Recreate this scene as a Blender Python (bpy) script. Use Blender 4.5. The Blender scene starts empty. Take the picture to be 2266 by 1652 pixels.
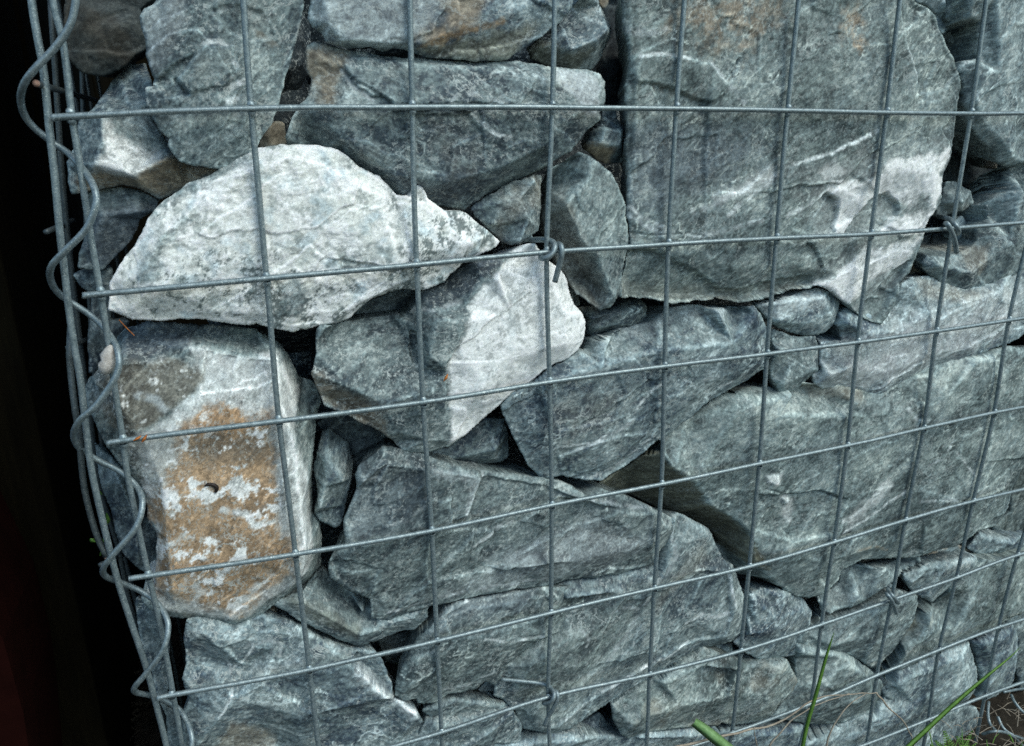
import bpy, math, random
import numpy as np
from mathutils import Matrix, Vector
from mathutils.geometry import delaunay_2d_cdt

random.seed(7)
scene = bpy.context.scene
col = scene.collection

# ------------------------------------------------------------------ camera
ROT = np.array([[0.93523371, -0.35376014, -0.01384421],
                [-0.12162865, -0.28433293, -0.9509791],
                [0.33248214, 0.89107157, -0.30894511]])     # rows: right, down, forward
CAM = np.array([0.0752365, -0.5152697, -0.0077753])
FPX = 1712.0                                                # focal length for a 2266 px wide picture
cam = bpy.data.cameras.new('camera')
cam.sensor_width = 36.0
cam.lens = 36.0 * FPX / 2266.0
cam.clip_start = 0.01
cam.clip_end = 200.0
cam.dof.use_dof = True
cam.dof.focus_distance = 0.66
cam.dof.aperture_fstop = 20.0
camo = bpy.data.objects.new('camera', cam)
col.objects.link(camo)
R3 = Matrix(((ROT[0][0], -ROT[1][0], -ROT[2][0]),
             (ROT[0][1], -ROT[1][1], -ROT[2][1]),
             (ROT[0][2], -ROT[1][2], -ROT[2][2])))
camo.matrix_world = Matrix.Translation(Vector(CAM)) @ R3.to_4x4()
scene.camera = camo

# ------------------------------------------------------------------ sky and sun (overcast, open shade)
SUN_EL, SUN_AZ = math.radians(52), math.radians(205)
world = bpy.data.worlds.new('World')
scene.world = world
world.use_nodes = True
nt = world.node_tree
nt.nodes.clear()
sky = nt.nodes.new('ShaderNodeTexSky')
sky.sky_type = 'NISHITA'
sky.sun_disc = False
sky.sun_elevation = SUN_EL
sky.sun_rotation = SUN_AZ
sky.air_density = 1.0
sky.dust_density = 2.0
bg = nt.nodes.new('ShaderNodeBackground')
bg.inputs['Strength'].default_value = 0.125
wo = nt.nodes.new('ShaderNodeOutputWorld')
wb = nt.nodes.new('ShaderNodeVectorMath')          # cool green-blue white balance of the photograph
wb.operation = 'MULTIPLY'
wb.inputs[1].default_value = (0.87, 1.0, 0.965)
nt.links.new(sky.outputs[0], wb.inputs[0])
nt.links.new(wb.outputs[0], bg.inputs[0])
nt.links.new(bg.outputs[0], wo.inputs[0])

sun = bpy.data.lights.new('sun', 'SUN')
sun.energy = 1.15
sun.angle = math.radians(34)
sun.color = (0.98, 1.0, 0.94)
suno = bpy.data.objects.new('sun', sun)
col.objects.link(suno)
# direction to the sun: upper right, in front of the wall
sd = Vector((0.42, -0.60, 0.86)).normalized()
suno.rotation_euler = sd.to_track_quat('Z', 'Y').to_euler()
sky.sun_rotation = math.atan2(sd.x, sd.y)
sky.sun_elevation = math.asin(sd.z)

scene.render.engine = 'CYCLES'
scene.cycles.use_denoising = False
scene.view_settings.view_transform = 'Standard'
scene.view_settings.look = 'None'
scene.view_settings.exposure = 0.60
scene.view_settings.gamma = 1.0
scene.view_settings.use_curve_mapping = False

# ------------------------------------------------------------------ picture point -> place in the wall
CRX = {'1': 0.0, '2': 535.22, '3': 1070.45, '4': 1596.98}
CRY = {'A': 0.0, 'B': 468.32, 'C': 936.64}

def conv(crop, x, y):
    if crop == 'F':
        return x, y
    s = 2.3093 if crop[0] == 'C' else 3.0866
    return x / s + CRX[crop[1]], y / s + CRY[crop[0]]

def bp(u, v, d):
    """point at depth y=d seen at picture position u,v"""
    r = ROT.T @ np.array([(u - 1133.0) / FPX, (v - 826.0) / FPX, 1.0])
    t = (d - CAM[1]) / r[1]
    return CAM + r * t

def parse(s, d0, near=None):
    crop, d, out = 'F', d0, []
    for t in s.split():
        if t[0] == '@':
            v = float(t[1:])
            d = d0 if near is not None and abs(v - near) < 0.0055 else 0.005 + (v - 0.005) * 1.4
        elif t[0] in 'ABCF':
            crop = t
        else:
            x, y = t.split(',')
            u, v = conv(crop, float(x), float(y))
            out.append(bp(u, v, d))
    return np.array(out)

# ------------------------------------------------------------------ noise
_rs = np.random.RandomState(11)
_perm = _rs.permutation(4096).astype(np.int32)
_perm = np.concatenate([_perm, _perm, _perm])
_grad = _rs.normal(size=(4096, 3)).astype(np.float32)
_grad /= np.linalg.norm(_grad, axis=1)[:, None]

def noise(p, f, seed=0):
    """gradient noise about -1..1 at points p (n,3), frequency f (scalar or 3)"""
    q = (p * np.asarray(f, np.float32) + np.float32(seed * 17.31 + 100.0)).astype(np.float32)
    i = np.floor(q).astype(np.int32)
    w = q - i
    i &= 1023
    u = w * w * w * (w * (w * 6 - 15) + 10)
    res = 0
    for dx in (0, 1):
        a = _perm[i[:, 0] + dx]
        wx = u[:, 0] if dx else 1 - u[:, 0]
        for dy in (0, 1):
            b = _perm[(a + i[:, 1] + dy) & 4095]
            wy = u[:, 1] if dy else 1 - u[:, 1]
            for dz in (0, 1):
                c = _perm[(b + i[:, 2] + dz) & 4095]
                g = _grad[c]
                wz = u[:, 2] if dz else 1 - u[:, 2]
                res = res + (g[:, 0] * (w[:, 0] - dx) + g[:, 1] * (w[:, 1] - dy) + g[:, 2] * (w[:, 2] - dz)) * wx * wy * wz
    return res * 1.6

def fbm(p, f, o=4, seed=0, g=0.55):
    f = np.asarray(f, np.float32)
    r, a, s = 0, 1.0, 0
    for k in range(o):
        r = r + a * noise(p, f, seed + k * 3)
        s += a
        a *= g
        f = f * 2.07
    return r / s * 1.25

def cellplanes(p2, f, seed, tilt=1.0):
    """piecewise tilted chips: every cell has its own plane"""
    rs = np.random.RandomState(seed)
    G = rs.uniform(0, 1, (64, 64, 2)).astype(np.float32)
    T = rs.normal(size=(64, 64, 3)).astype(np.float32)
    q = p2 * f + 20.0
    i = np.floor(q).astype(int)
    best = np.full(len(q), 9.0)
    val = np.zeros(len(q))
    for dx in (-1, 0, 1):
        for dy in (-1, 0, 1):
            a, b = (i[:, 0] + dx) % 64, (i[:, 1] + dy) % 64
            off = q - (i + np.array([dx, dy]) + G[a, b])
            d = (off ** 2).sum(1)
            t = T[a, b]
            v = (off[:, 0] * t[:, 0] + off[:, 1] * t[:, 1]) * tilt + t[:, 2] * 0.45
            m = d < best
            best[m] = d[m]
            val[m] = v[m]
    return val

def sstep(a, b, x):
    t = np.clip((x - a) / (b - a), 0, 1)
    return t * t * (3 - 2 * t)

def polydist(pts, poly):
    """signed distance (inside > 0), nearest point, edge index"""
    n = len(poly)
    A = poly
    B = np.roll(poly, -1, 0)
    best = np.full(len(pts), 1e9)
    near = np.zeros((len(pts), 2))
    idx = np.zeros(len(pts), int)
    ins = np.zeros(len(pts), bool)
    for k in range(n):
        a, b = A[k], B[k]
        e = b - a
        L = max(e @ e, 1e-12)
        w = pts - a
        t = np.clip((w @ e) / L, 0, 1)
        q = a + t[:, None] * e
        d = ((pts - q) ** 2).sum(1)
        m = d < best
        best[m] = d[m]
        near[m] = q[m]
        idx[m] = k
        if abs(b[1] - a[1]) > 1e-12:
            c = ((a[1] > pts[:, 1]) != (b[1] > pts[:, 1]))
            xi = a[0] + (pts[:, 1] - a[1]) * e[0] / (b[1] - a[1])
            ins ^= c & (pts[:, 0] < xi)
    return np.sqrt(best) * np.where(ins, 1, -1), near, idx

# ------------------------------------------------------------------ mesh helpers
def mesh_np(name, verts, quads=None, tris=None, colors=None, smooth=True, layers=None):
    me = bpy.data.meshes.new(name)
    nq = 0 if quads is None else len(quads)
    ntr = 0 if tris is None else len(tris)
    me.vertices.add(len(verts))
    me.vertices.foreach_set('co', np.asarray(verts, np.float32).ravel())
    loops = []
    if nq:
        loops.append(np.asarray(quads, np.int32).ravel())
    if ntr:
        loops.append(np.asarray(tris, np.int32).ravel())
    loops = np.concatenate(loops)
    me.loops.add(len(loops))
    me.loops.foreach_set('vertex_index', loops)
    me.polygons.add(nq + ntr)
    st = np.concatenate([np.arange(nq) * 4, nq * 4 + np.arange(ntr) * 3]).astype(np.int32)
    me.polygons.foreach_set('loop_start', st)
    me.polygons.foreach_set('use_smooth', np.full(nq + ntr, smooth, bool))
    me.update(calc_edges=True)
    if colors is not None:
        at = me.color_attributes.new('albedo', 'FLOAT_COLOR', 'POINT')
        c = np.ones((len(verts), 4), np.float32)
        c[:, :colors.shape[1]] = colors
        at.data.foreach_set('color', c.ravel())
        if layers is None:
            layers = verts
        la = me.attributes.new('layers', 'FLOAT_VECTOR', 'POINT')
        la.data.foreach_set('vector', np.asarray(layers, np.float32).ravel())
    me.validate()
    return me

def obj(name, me, mat=None, parent=None, loc=None):
    o = bpy.data.objects.new(name, me)
    col.objects.link(o)
    if mat is not None and me is not None:
        me.materials.append(mat)
    if parent is not None:
        o.parent = parent
    if loc is not None:
        o.location = loc
    return o

def tag(o, label=None, cat=None, group=None, kind=None):
    if label: o['label'] = label
    if cat: o['category'] = cat
    if group: o['group'] = group
    if kind: o['kind'] = kind
    return o

# ------------------------------------------------------------------ materials
def mat_new(name):
    m = bpy.data.materials.new(name)
    m.use_nodes = True
    n = m.node_tree
    n.nodes.clear()
    out = n.nodes.new('ShaderNodeOutputMaterial')
    b = n.nodes.new('ShaderNodeBsdfPrincipled')
    n.links.new(b.outputs[0], out.inputs[0])
    return m, n, b

def link_noise(n, scale, detail=6, rough=0.6, coord=None):
    t = n.nodes.new('ShaderNodeTexNoise')
    t.inputs['Scale'].default_value = scale
    t.inputs['Detail'].default_value = detail
    t.inputs['Roughness'].default_value = rough
    if coord is not None:
        n.links.new(coord, t.inputs['Vector'])
    return t

def maprange(n, src, a, b, c, d, smooth=False):
    r = n.nodes.new('ShaderNodeMapRange')
    if smooth: r.interpolation_type = 'SMOOTHSTEP'
    for k, v in zip(('From Min', 'From Max', 'To Min', 'To Max'), (a, b, c, d)):
        r.inputs[k].default_value = v
    n.links.new(src, r.inputs['Value'])
    return r.outputs[0]

def mathn(n, op, a, b):
    m = n.nodes.new('ShaderNodeMath'); m.operation = op
    for k, v in enumerate((a, b)):
        if isinstance(v, (int, float)): m.inputs[k].default_value = v
        else: n.links.new(v, m.inputs[k])
    return m.outputs[0]

def mapping(n, co, sc, loc=(0, 0, 0)):
    mp = n.nodes.new('ShaderNodeMapping')
    mp.inputs['Scale'].default_value = sc
    mp.inputs['Location'].default_value = loc
    n.links.new(co, mp.inputs[0])
    return mp.outputs[0]

def rock_material():
    m, n, b = mat_new('broken_stone')
    at = n.nodes.new('ShaderNodeAttribute'); at.attribute_name = 'albedo'
    fo = n.nodes.new('ShaderNodeAttribute'); fo.attribute_name = 'layers'     # coordinates laid along the rock's own layering
    co = fo.outputs['Vector']
    amt = at.outputs['Alpha']
    # mineral mottling
    a = link_noise(n, 190, 8, 0.80, mapping(n, co, (1, 1.2, 1.35)))
    f1 = maprange(n, a.outputs['Fac'], 0.34, 0.66, 0.60, 1.48)
    g = link_noise(n, 760, 4, 0.7, mapping(n, co, (1, 1, 1.3)))
    f2 = maprange(n, g.outputs['Fac'], 0.32, 0.68, 0.72, 1.32)
    f = mathn(n, 'MULTIPLY', f1, f2)
    # quartz is more even than the schist
    amt_c = maprange(n, amt, 0.0, 0.35, 0.42, 1.0)
    f = mathn(n, 'ADD', mathn(n, 'MULTIPLY', mathn(n, 'SUBTRACT', f, 1.0), amt_c), 1.0)
    mul = n.nodes.new('ShaderNodeVectorMath'); mul.operation = 'SCALE'
    n.links.new(at.outputs['Color'], mul.inputs[0]); n.links.new(f, mul.inputs['Scale'])
    # pale flecks and hair veins
    k = link_noise(n, 300, 5, 0.75, mapping(n, co, (1, 1.1, 1.25), (3, 1, 2)))
    k.inputs['Distortion'].default_value = 0.2
    gate = link_noise(n, 34, 4, 0.6, mapping(n, co, (1, 1, 1.8), (7, 4, 9)))
    gm = maprange(n, gate.outputs['Fac'], 0.40, 0.60, 0.0, 1.0)
    fk = mathn(n, 'MULTIPLY', maprange(n, k.outputs['Fac'], 0.53, 0.61, 0, 1), gm)
    v = link_noise(n, 46, 5, 0.62, mapping(n, co, (1, 1.2, 1.5), (1, 8, 5)))
    v.inputs['Distortion'].default_value = 0.4
    vd = mathn(n, 'ABSOLUTE', mathn(n, 'SUBTRACT', v.outputs['Fac'], 0.5), 0)
    vg = maprange(n, link_noise(n, 22, 3, 0.6, mapping(n, co, (1, 1, 1), (2, 2, 11))).outputs['Fac'], 0.45, 0.62, 0.0, 1.0)
    vk = mathn(n, 'MULTIPLY', maprange(n, vd, 0.004, 0.018, 1.0, 0.0), vg)
    tot = mathn(n, 'MULTIPLY', mathn(n, 'MAXIMUM', fk, vk), mathn(n, 'MINIMUM', mathn(n, 'MULTIPLY', amt, 1.15), 0.9))
    mx = n.nodes.new('ShaderNodeMix'); mx.data_type = 'RGBA'
    # dark hair cracks and specks
    c = link_noise(n, 70, 5, 0.65, mapping(n, co, (0.8, 1.2, 1.9), (13, 5, 1)))
    cd = mathn(n, 'ABSOLUTE', mathn(n, 'SUBTRACT', c.outputs['Fac'], 0.48), 0)
    cg = maprange(n, link_noise(n, 30, 3, 0.6, mapping(n, co, (1, 1, 1), (21, 2, 3))).outputs['Fac'], 0.48, 0.62, 0.0, 1.0)
    ck = mathn(n, 'MULTIPLY', maprange(n, cd, 0.002, 0.012, 0.62, 0.0), cg)
    dk = n.nodes.new('ShaderNodeVectorMath'); dk.operation = 'SCALE'
    n.links.new(mul.outputs[0], dk.inputs[0]); n.links.new(mathn(n, 'SUBTRACT', 1.0, mathn(n, 'MULTIPLY', ck, amt_c)), dk.inputs['Scale'])
    n.links.new(tot, mx.inputs['Factor']); n.links.new(dk.outputs[0], mx.inputs['A'])
    mx.inputs['B'].default_value = (0.50, 0.54, 0.52, 1)
    n.links.new(mx.outputs['Result'], b.inputs['Base Color'])
    b.inputs['Roughness'].default_value = 0.7
    b.inputs['Specular IOR Level'].default_value = 0.35
    g2 = link_noise(n, 330, 7, 0.78, mapping(n, co, (1, 1, 1.2)))
    bump = n.nodes.new('ShaderNodeBump')
    bump.inputs['Strength'].default_value = 0.4
    bump.inputs['Distance'].default_value = 0.0010
    n.links.new(g2.outputs['Fac'], bump.inputs['Height'])
    n.links.new(bump.outputs[0], b.inputs['Normal'])
    return m

def wire_material(name='galvanised_wire', k=1.0):
    m, n, b = mat_new(name)
    geo = n.nodes.new('ShaderNodeNewGeometry')
    t = link_noise(n, 260, 5, 0.7, geo.outputs['Position'])
    cr = n.nodes.new('ShaderNodeValToRGB')
    cr.color_ramp.elements[0].position = 0.3
    cr.color_ramp.elements[0].color = (0.105 * k, 0.145 * k, 0.160 * k, 1)
    cr.color_ramp.elements[1].position = 0.72
    cr.color_ramp.elements[1].color = (0.29 * k, 0.355 * k, 0.375 * k, 1)
    n.links.new(t.outputs['Fac'], cr.inputs[0])
    t2 = link_noise(n, 1300, 2, 0.5, geo.outputs['Position'])
    cr2 = n.nodes.new('ShaderNodeValToRGB')
    cr2.color_ramp.elements[0].position = 0.60
    cr2.color_ramp.elements[0].color = (0, 0, 0, 1)
    cr2.color_ramp.elements[1].position = 0.68
    cr2.color_ramp.elements[1].color = (1, 1, 1, 1)
    n.links.new(t2.outputs['Fac'], cr2.inputs[0])
    mx = n.nodes.new('ShaderNodeMix')
    mx.data_type = 'RGBA'
    n.links.new(cr2.outputs[0], mx.inputs['Factor'])
    n.links.new(cr.outputs[0], mx.inputs['A'])
    mx.inputs['B'].default_value = (0.50 * k, 0.55 * k, 0.54 * k, 1)
    n.links.new(mx.outputs['Result'], b.inputs['Base Color'])
    b.inputs['Metallic'].default_value = 0.45
    b.inputs['Roughness'].default_value = 0.42
    bump = n.nodes.new('ShaderNodeBump')
    bump.inputs['Strength'].default_value = 0.3
    bump.inputs['Distance'].default_value = 0.0004
    n.links.new(t.outputs['Fac'], bump.inputs['Height'])
    n.links.new(bump.outputs[0], b.inputs['Normal'])
    return m

def noisy_material(name, c0, c1, scale, rough=0.8, bumpd=0.002, stretch=None, spec=0.3):
    m, n, b = mat_new(name)
    tc = n.nodes.new('ShaderNodeNewGeometry')
    co = tc.outputs['Position']
    if stretch:
        mp = n.nodes.new('ShaderNodeMapping')
        mp.inputs['Scale'].default_value = stretch
        n.links.new(co, mp.inputs[0])
        co = mp.outputs[0]
    t = link_noise(n, scale, 7, 0.65, co)
    cr = n.nodes.new('ShaderNodeValToRGB')
    cr.color_ramp.elements[0].position = 0.32
    cr.color_ramp.elements[0].color = (*c0, 1)
    cr.color_ramp.elements[1].position = 0.7
    cr.color_ramp.elements[1].color = (*c1, 1)
    n.links.new(t.outputs['Fac'], cr.inputs[0])
    n.links.new(cr.outputs[0], b.inputs['Base Color'])
    b.inputs['Roughness'].default_value = rough
    b.inputs['Specular IOR Level'].default_value = spec
    bump = n.nodes.new('ShaderNodeBump')
    bump.inputs['Strength'].default_value = 0.6
    bump.inputs['Distance'].default_value = bumpd
    n.links.new(t.outputs['Fac'], bump.inputs['Height'])
    n.links.new(bump.outputs[0], b.inputs['Normal'])
    return m

M_ROCK = rock_material()
M_WIRE = wire_material()
M_WELD = wire_material('bright_weld_zinc', 1.15)
M_WIRE_SHADED = wire_material('shade_dark_wire', 0.33)  # same wire, coloured dark for the shade of the side gap
M_SOIL = noisy_material('dark_soil', (0.012, 0.010, 0.007), (0.045, 0.036, 0.025), 60, 0.95, 0.006)
M_WOOD = noisy_material('shade_dark_wood', (0.004, 0.0035, 0.002), (0.009, 0.0075, 0.004), 22, 0.95, 0.002, (6, 6, 0.6), 0.04)  # wood colour taken near black to stand in for the gap's shade
M_MAROON = noisy_material('maroon_board_paint', (0.008, 0.0016, 0.0012), (0.014, 0.0030, 0.0022), 30, 0.95, 0.001, None, 0.04)
M_GRASS = noisy_material('grass_green', (0.05, 0.13, 0.02), (0.14, 0.27, 0.05), 80, 0.5, 0.0005)
M_GRASS2 = noisy_material('pale_grass_green', (0.10, 0.20, 0.06), (0.20, 0.34, 0.14), 90, 0.55, 0.0005)
M_DRY = noisy_material('dry_stem', (0.20, 0.165, 0.13), (0.42, 0.36, 0.28), 150, 0.8, 0.0005)
M_LEAFBIT = noisy_material('orange_leaf', (0.32, 0.09, 0.02), (0.55, 0.20, 0.05), 200, 0.7, 0.0005)
M_TWIG = noisy_material('black_twig', (0.010, 0.007, 0.006), (0.03, 0.02, 0.017), 200, 0.5, 0.0005)
M_LICHEN = noisy_material('pale_lichen', (0.34, 0.31, 0.28), (0.60, 0.57, 0.53), 400, 0.9, 0.001)
M_RUST = noisy_material('rusty_cut_wire', (0.20, 0.10, 0.07), (0.42, 0.28, 0.22), 500, 0.8, 0.0005)

# ------------------------------------------------------------------ ground
def ground():
    n = 60
    g = np.linspace(-1, 1, n)
    ax = np.sign(g) * np.abs(g) ** 2.2
    X, Y = np.meshgrid(ax * 30 + 0.5, ax * 30, indexing='ij')
    P = np.c_[X.ravel(), Y.ravel(), np.zeros(n * n)]
    P[:, 2] = -0.745 + 0.012 * noise(P.astype(np.float32), 6, 3) * (np.abs(P[:, 0]) < 3) + 0.02 * noise(P.astype(np.float32), 0.4, 5)
    i = np.arange((n - 1) * (n - 1))
    a = (i // (n - 1)) * n + i % (n - 1)
    q = np.c_[a, a + n, a + n + 1, a + 1]
    o = obj('ground', mesh_np('ground', P, q), M_SOIL)
    tag(o, kind='structure')
ground()
# ------------------------------------------------------------------ stones
DARK = np.array([0.036, 0.056, 0.080]); MID = np.array([0.146, 0.196, 0.215]); LIGHT = np.array([0.37, 0.44, 0.45])
GDARK = np.array([0.050, 0.068, 0.062]); GMID = np.array([0.168, 0.208, 0.194]); GLIGHT = np.array([0.37, 0.41, 0.37])
QUARTZ = np.array([0.88, 0.89, 0.87]); QSHADE = np.array([0.68, 0.70, 0.66])
TAN = np.array([0.29, 0.235, 0.165]); RUST = np.array([0.30, 0.20, 0.115]); OCHRE = np.array([0.40, 0.255, 0.145]); BROWN = np.array([0.135, 0.12, 0.095])
PAINTS = {'tan': TAN, 'rust': RUST, 'ochre': OCHRE, 'brown': BROWN, 'darkblue': np.array([0.075, 0.095, 0.12]), 'greygreen': np.array([0.17, 0.20, 0.17]), 'pale': np.array([0.36, 0.40, 0.41]), 'white': np.array([0.66, 0.71, 0.71]), 'olive': np.array([0.120, 0.116, 0.082])}  # olive: brown undersides, also painted shade on two slabs
_count = [0]

def linedist(pts, L):
    best = np.full(len(pts), 9.0)
    for a, b in zip(L[:-1], L[1:]):
        e = b - a
        t = np.clip(((pts - a) @ e) / max(e @ e, 1e-12), 0, 1)
        best = np.minimum(best, np.linalg.norm(pts - a - t[:, None] * e, axis=1))
    return best

def rock(label, d, outline, ctrl=(), tone=1.0, green=0.4, flecks=0.5, veins=0.4, quartz=0.0, fol=20, paint=(),
         rough=1.0, bulge=None, steps=(), lines=(), warm=0.0, depth=None, name='rock', res=1.15, mn=None):
    """outline: traced rim, ctrl: polylines of ridges on the front face; heights in metres behind the mesh"""
    _count[0] += 1
    seed = _count[0]
    rs = np.random.RandomState(seed * 13 + 5)
    dn = d
    d = 0.005 + (d - 0.005) * (0.8 if d < .03 else 1.2)
    O = parse(outline, d, dn)
    c3 = O.mean(0)
    poly, pd = O[:, [0, 2]], O[:, 1].copy()
    dist = np.linalg.norm(c3 - CAM)
    s = res * 0.00088 * dist / 0.68
    # jagged outline, about 2 steps per segment
    Q, D = [], []
    for k in range(len(poly)):
        a, b = poly[k], poly[(k + 1) % len(poly)]
        m = max(1, int(np.linalg.norm(b - a) / 0.0022))
        for j in range(m):
            t = j / m
            Q.append(a + (b - a) * t)
            D.append(pd[k] * (1 - t) + pd[(k + 1) % len(poly)] * t)
    Q, D = np.array(Q), np.array(D)
    q3 = np.c_[Q[:, 0], np.full(len(Q), seed * .37), Q[:, 1]].astype(np.float32)
    Q = Q + 0.0011 * rough * np.c_[fbm(q3, 130, 3, seed), fbm(q3, 130, 3, seed + 50)]
    area = 0.5 * abs(np.sum(Q[:, 0] * np.roll(Q[:, 1], -1) - Q[:, 1] * np.roll(Q[:, 0], -1)))
    size = math.sqrt(area)
    lo, hi = Q.min(0) - 3 * s, Q.max(0) + 3 * s
    nx, nz = int((hi[0] - lo[0]) / s) + 2, int((hi[1] - lo[1]) / s) + 2
    gx, gz = lo[0] + s * np.arange(nx), lo[1] + s * np.arange(nz)
    X, Z = np.meshgrid(gx, gz, indexing='ij')
    G = np.c_[X.ravel(), Z.ravel()]
    sd, near, idx = polydist(G, Q)
    sd2 = sd.reshape(nx, nz)
    # control surface
    pts, hs, edges = [tuple(p) for p in poly], list(pd), []
    for k in range(len(poly)):
        edges.append((k, (k + 1) % len(poly)))
    if ctrl:
        for line in ctrl:
            L = parse(line, max(0.004, d - 0.006))
            base = len(pts)
            for j, p in enumerate(L):
                pts.append((p[0], p[2])); hs.append(p[1])
                if j:
                    edges.append((base + j - 1, base + j))
    else:
        bl = bulge if bulge is not None else 0.16 * size
        mx = sd.max()
        inn = np.where(sd > 0.45 * mx)[0]
        k = rs.randint(3, 6)
        for j in rs.choice(inn, min(k, len(inn)), replace=False):
            pts.append(tuple(G[j])); hs.append(d - bl * rs.uniform(0.35, 1.0))
    res_ = delaunay_2d_cdt([Vector(p) for p in pts], edges, [], 0, 1e-7)
    V2, F2, orig = res_[0], res_[2], res_[3]
    hh = []
    for k, v in enumerate(V2):
        if orig[k]:
            hh.append(hs[orig[k][0]])
        else:
            dd = [(v - Vector(p)).length_squared for p in pts]
            hh.append(hs[int(np.argmin(dd))])
    W = np.c_[G[:, 0], np.full(len(G), seed * .7), G[:, 1]].astype(np.float32)
    wx = G
    H = D[idx].copy()
    for f in F2:
        a, b, c = [np.array(V2[i]) for i in f[:3]]
        den = (b[1] - c[1]) * (a[0] - c[0]) + (c[0] - b[0]) * (a[1] - c[1])
        if abs(den) < 1e-12:
            continue
        l1 = ((b[1] - c[1]) * (wx[:, 0] - c[0]) + (c[0] - b[0]) * (wx[:, 1] - c[1])) / den
        l2 = ((c[1] - a[1]) * (wx[:, 0] - c[0]) + (a[0] - c[0]) * (wx[:, 1] - c[1])) / den
        l3 = 1 - l1 - l2
        m = (l1 >= -1e-6) & (l2 >= -1e-6) & (l3 >= -1e-6)
        H[m] = (l1 * hh[f[0]] + l2 * hh[f[1]] + l3 * hh[f[2]])[m]
    H = H.reshape(nx, nz)
    H = (H + np.roll(H, 1, 0) + np.roll(H, -1, 0) + np.roll(H, 1, 1) + np.roll(H, -1, 1)) / 5
    g0, g1 = np.gradient(H, s)
    k0 = (1.0 / (1.0 + (1.7 * np.sqrt(g0 ** 2 + g1 ** 2)) ** 2)).ravel()
    wsh = 0.0028 * np.c_[fbm(W, 60, 3, seed + 1), fbm(W, 60, 3, seed + 2)] * min(1.0, size / 0.08)
    fx = np.clip((G[:, 0] + wsh[:, 0] - gx[0]) / s, 0, nx - 1.001); fz = np.clip((G[:, 1] + wsh[:, 1] - gz[0]) / s, 0, nz - 1.001)
    ix, iz = fx.astype(int), fz.astype(int); fx -= ix; fz -= iz
    Hw = H[ix, iz] * (1 - fx) * (1 - fz) + H[ix + 1, iz] * fx * (1 - fz) + H[ix, iz + 1] * (1 - fx) * fz + H[ix + 1, iz + 1] * fx * fz
    H = H.ravel() * (1 - k0) + Hw * k0
    # broken surface: chips, layers, grain
    Hb = H.reshape(nx, nz)
    gx_, gz_ = np.gradient(Hb, s)
    slope = np.sqrt(gx_ ** 2 + gz_ ** 2).ravel()
    calm = 1.0 / (1.0 + (1.6 * slope) ** 2)
    W[:, 1] += H.astype(np.float32)
    th = math.radians(fol + rs.uniform(-6, 6))
    wq = G + 0.004 * np.c_[fbm(W, 45, 2, seed + 7), fbm(W, 45, 2, seed + 8)]
    U = wq[:, 0] * math.cos(th) + wq[:, 1] * math.sin(th)
    Vv = -wq[:, 0] * math.sin(th) + wq[:, 1] * math.cos(th)
    S = np.c_[U, H + seed * 1.3, Vv].astype(np.float32)     # along, -, across the layers
    UV = np.c_[U * 0.6, Vv * 1.25]
    amp = rough * min(1.0, 0.45 + size / 0.12)
    rel = 0.0016 * amp * cellplanes(UV, 19, seed * 3 + 1)
    rel += 0.00045 * amp * cellplanes(UV + 0.003 * np.c_[noise(W, 120, seed), noise(W, 120, seed + 4)], 70, seed * 3 + 2)
    rel += 0.0008 * amp * fbm(W, 16, 2, seed + 9)
    # flaked-off sheets: low steps with crisp rims
    tz = 2.6 * fbm(S, (16, 20, 34), 4, seed + 10, 0.6)
    rel += 0.0004 * amp * (np.floor(tz) + sstep(0.0, 0.22, tz - np.floor(tz)))
    rel += 0.0003 * rough * fbm(S, (170, 170, 240), 3, seed + 13)
    if quartz > 0.5:
        rel = rel * 0.8 + 0.0017 * fbm(W, 95, 4, seed + 15, 0.65)
    rel = rel * calm
    for dh, pg in steps:                     # crisp flakes standing proud (+) or broken out (-)
        pp = parse(pg, 0.008)[:, [0, 2]]
        sp = polydist(G, pp)[0]
        rel += dh * sstep(-0.0008, 0.0012, sp + 0.0022 * fbm(W, 110, 4, seed + 17, 0.65))
    for kind, wd, am, pg in lines:
        if kind == 'crack':
            dl = linedist(G + 0.0012 * np.c_[fbm(W, 160, 3, seed + 3), fbm(W, 160, 3, seed + 5)], parse(pg, 0.008)[:, [0, 2]])
            rel -= am * 0.003 * sstep(wd * 1.6, 0, dl)
    bw = np.maximum(0.0009, (0.0020 + 0.0022 * noise(W, 60, seed + 14)) * min(1.0, size / 0.06))
    t = np.clip(sd / bw, 0, 1)
    bev = bw * 0.9 * (1 - np.sqrt(np.clip(1 - (1 - t) ** 2, 0, 1)))
    H = H - rel * sstep(-0.001, 0.004, sd) + bev
    lim = 0.0042
    H = np.where(H < lim + 0.003, lim + 0.003 * np.exp((H - lim - 0.003) / 0.003), H)
    H2 = H.reshape(nx, nz)
    H2 = 0.72 * H2 + 0.07 * (np.roll(H2, 1, 0) + np.roll(H2, -1, 0) + np.roll(H2, 1, 1) + np.roll(H2, -1, 1))
    # convex edges are bruised paler
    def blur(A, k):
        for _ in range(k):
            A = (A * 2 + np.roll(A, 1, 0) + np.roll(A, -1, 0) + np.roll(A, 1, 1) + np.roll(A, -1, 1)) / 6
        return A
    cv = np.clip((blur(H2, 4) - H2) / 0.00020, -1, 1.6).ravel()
    # choose cells
    ins = sd2 > -0.15 * s
    cell = ins[:-1, :-1] & ins[1:, :-1] & ins[:-1, 1:] & ins[1:, 1:]
    ci, cj = np.nonzero(cell)
    if len(ci) < 6:
        print('tiny rock', label); return None
    a = ci * nz + cj
    quads = np.c_[a, a + nz, a + nz + 1, a + 1]
    used = np.unique(quads)
    remap = np.full(nx * nz, -1); remap[used] = np.arange(len(used))
    quads = remap[quads]
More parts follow.
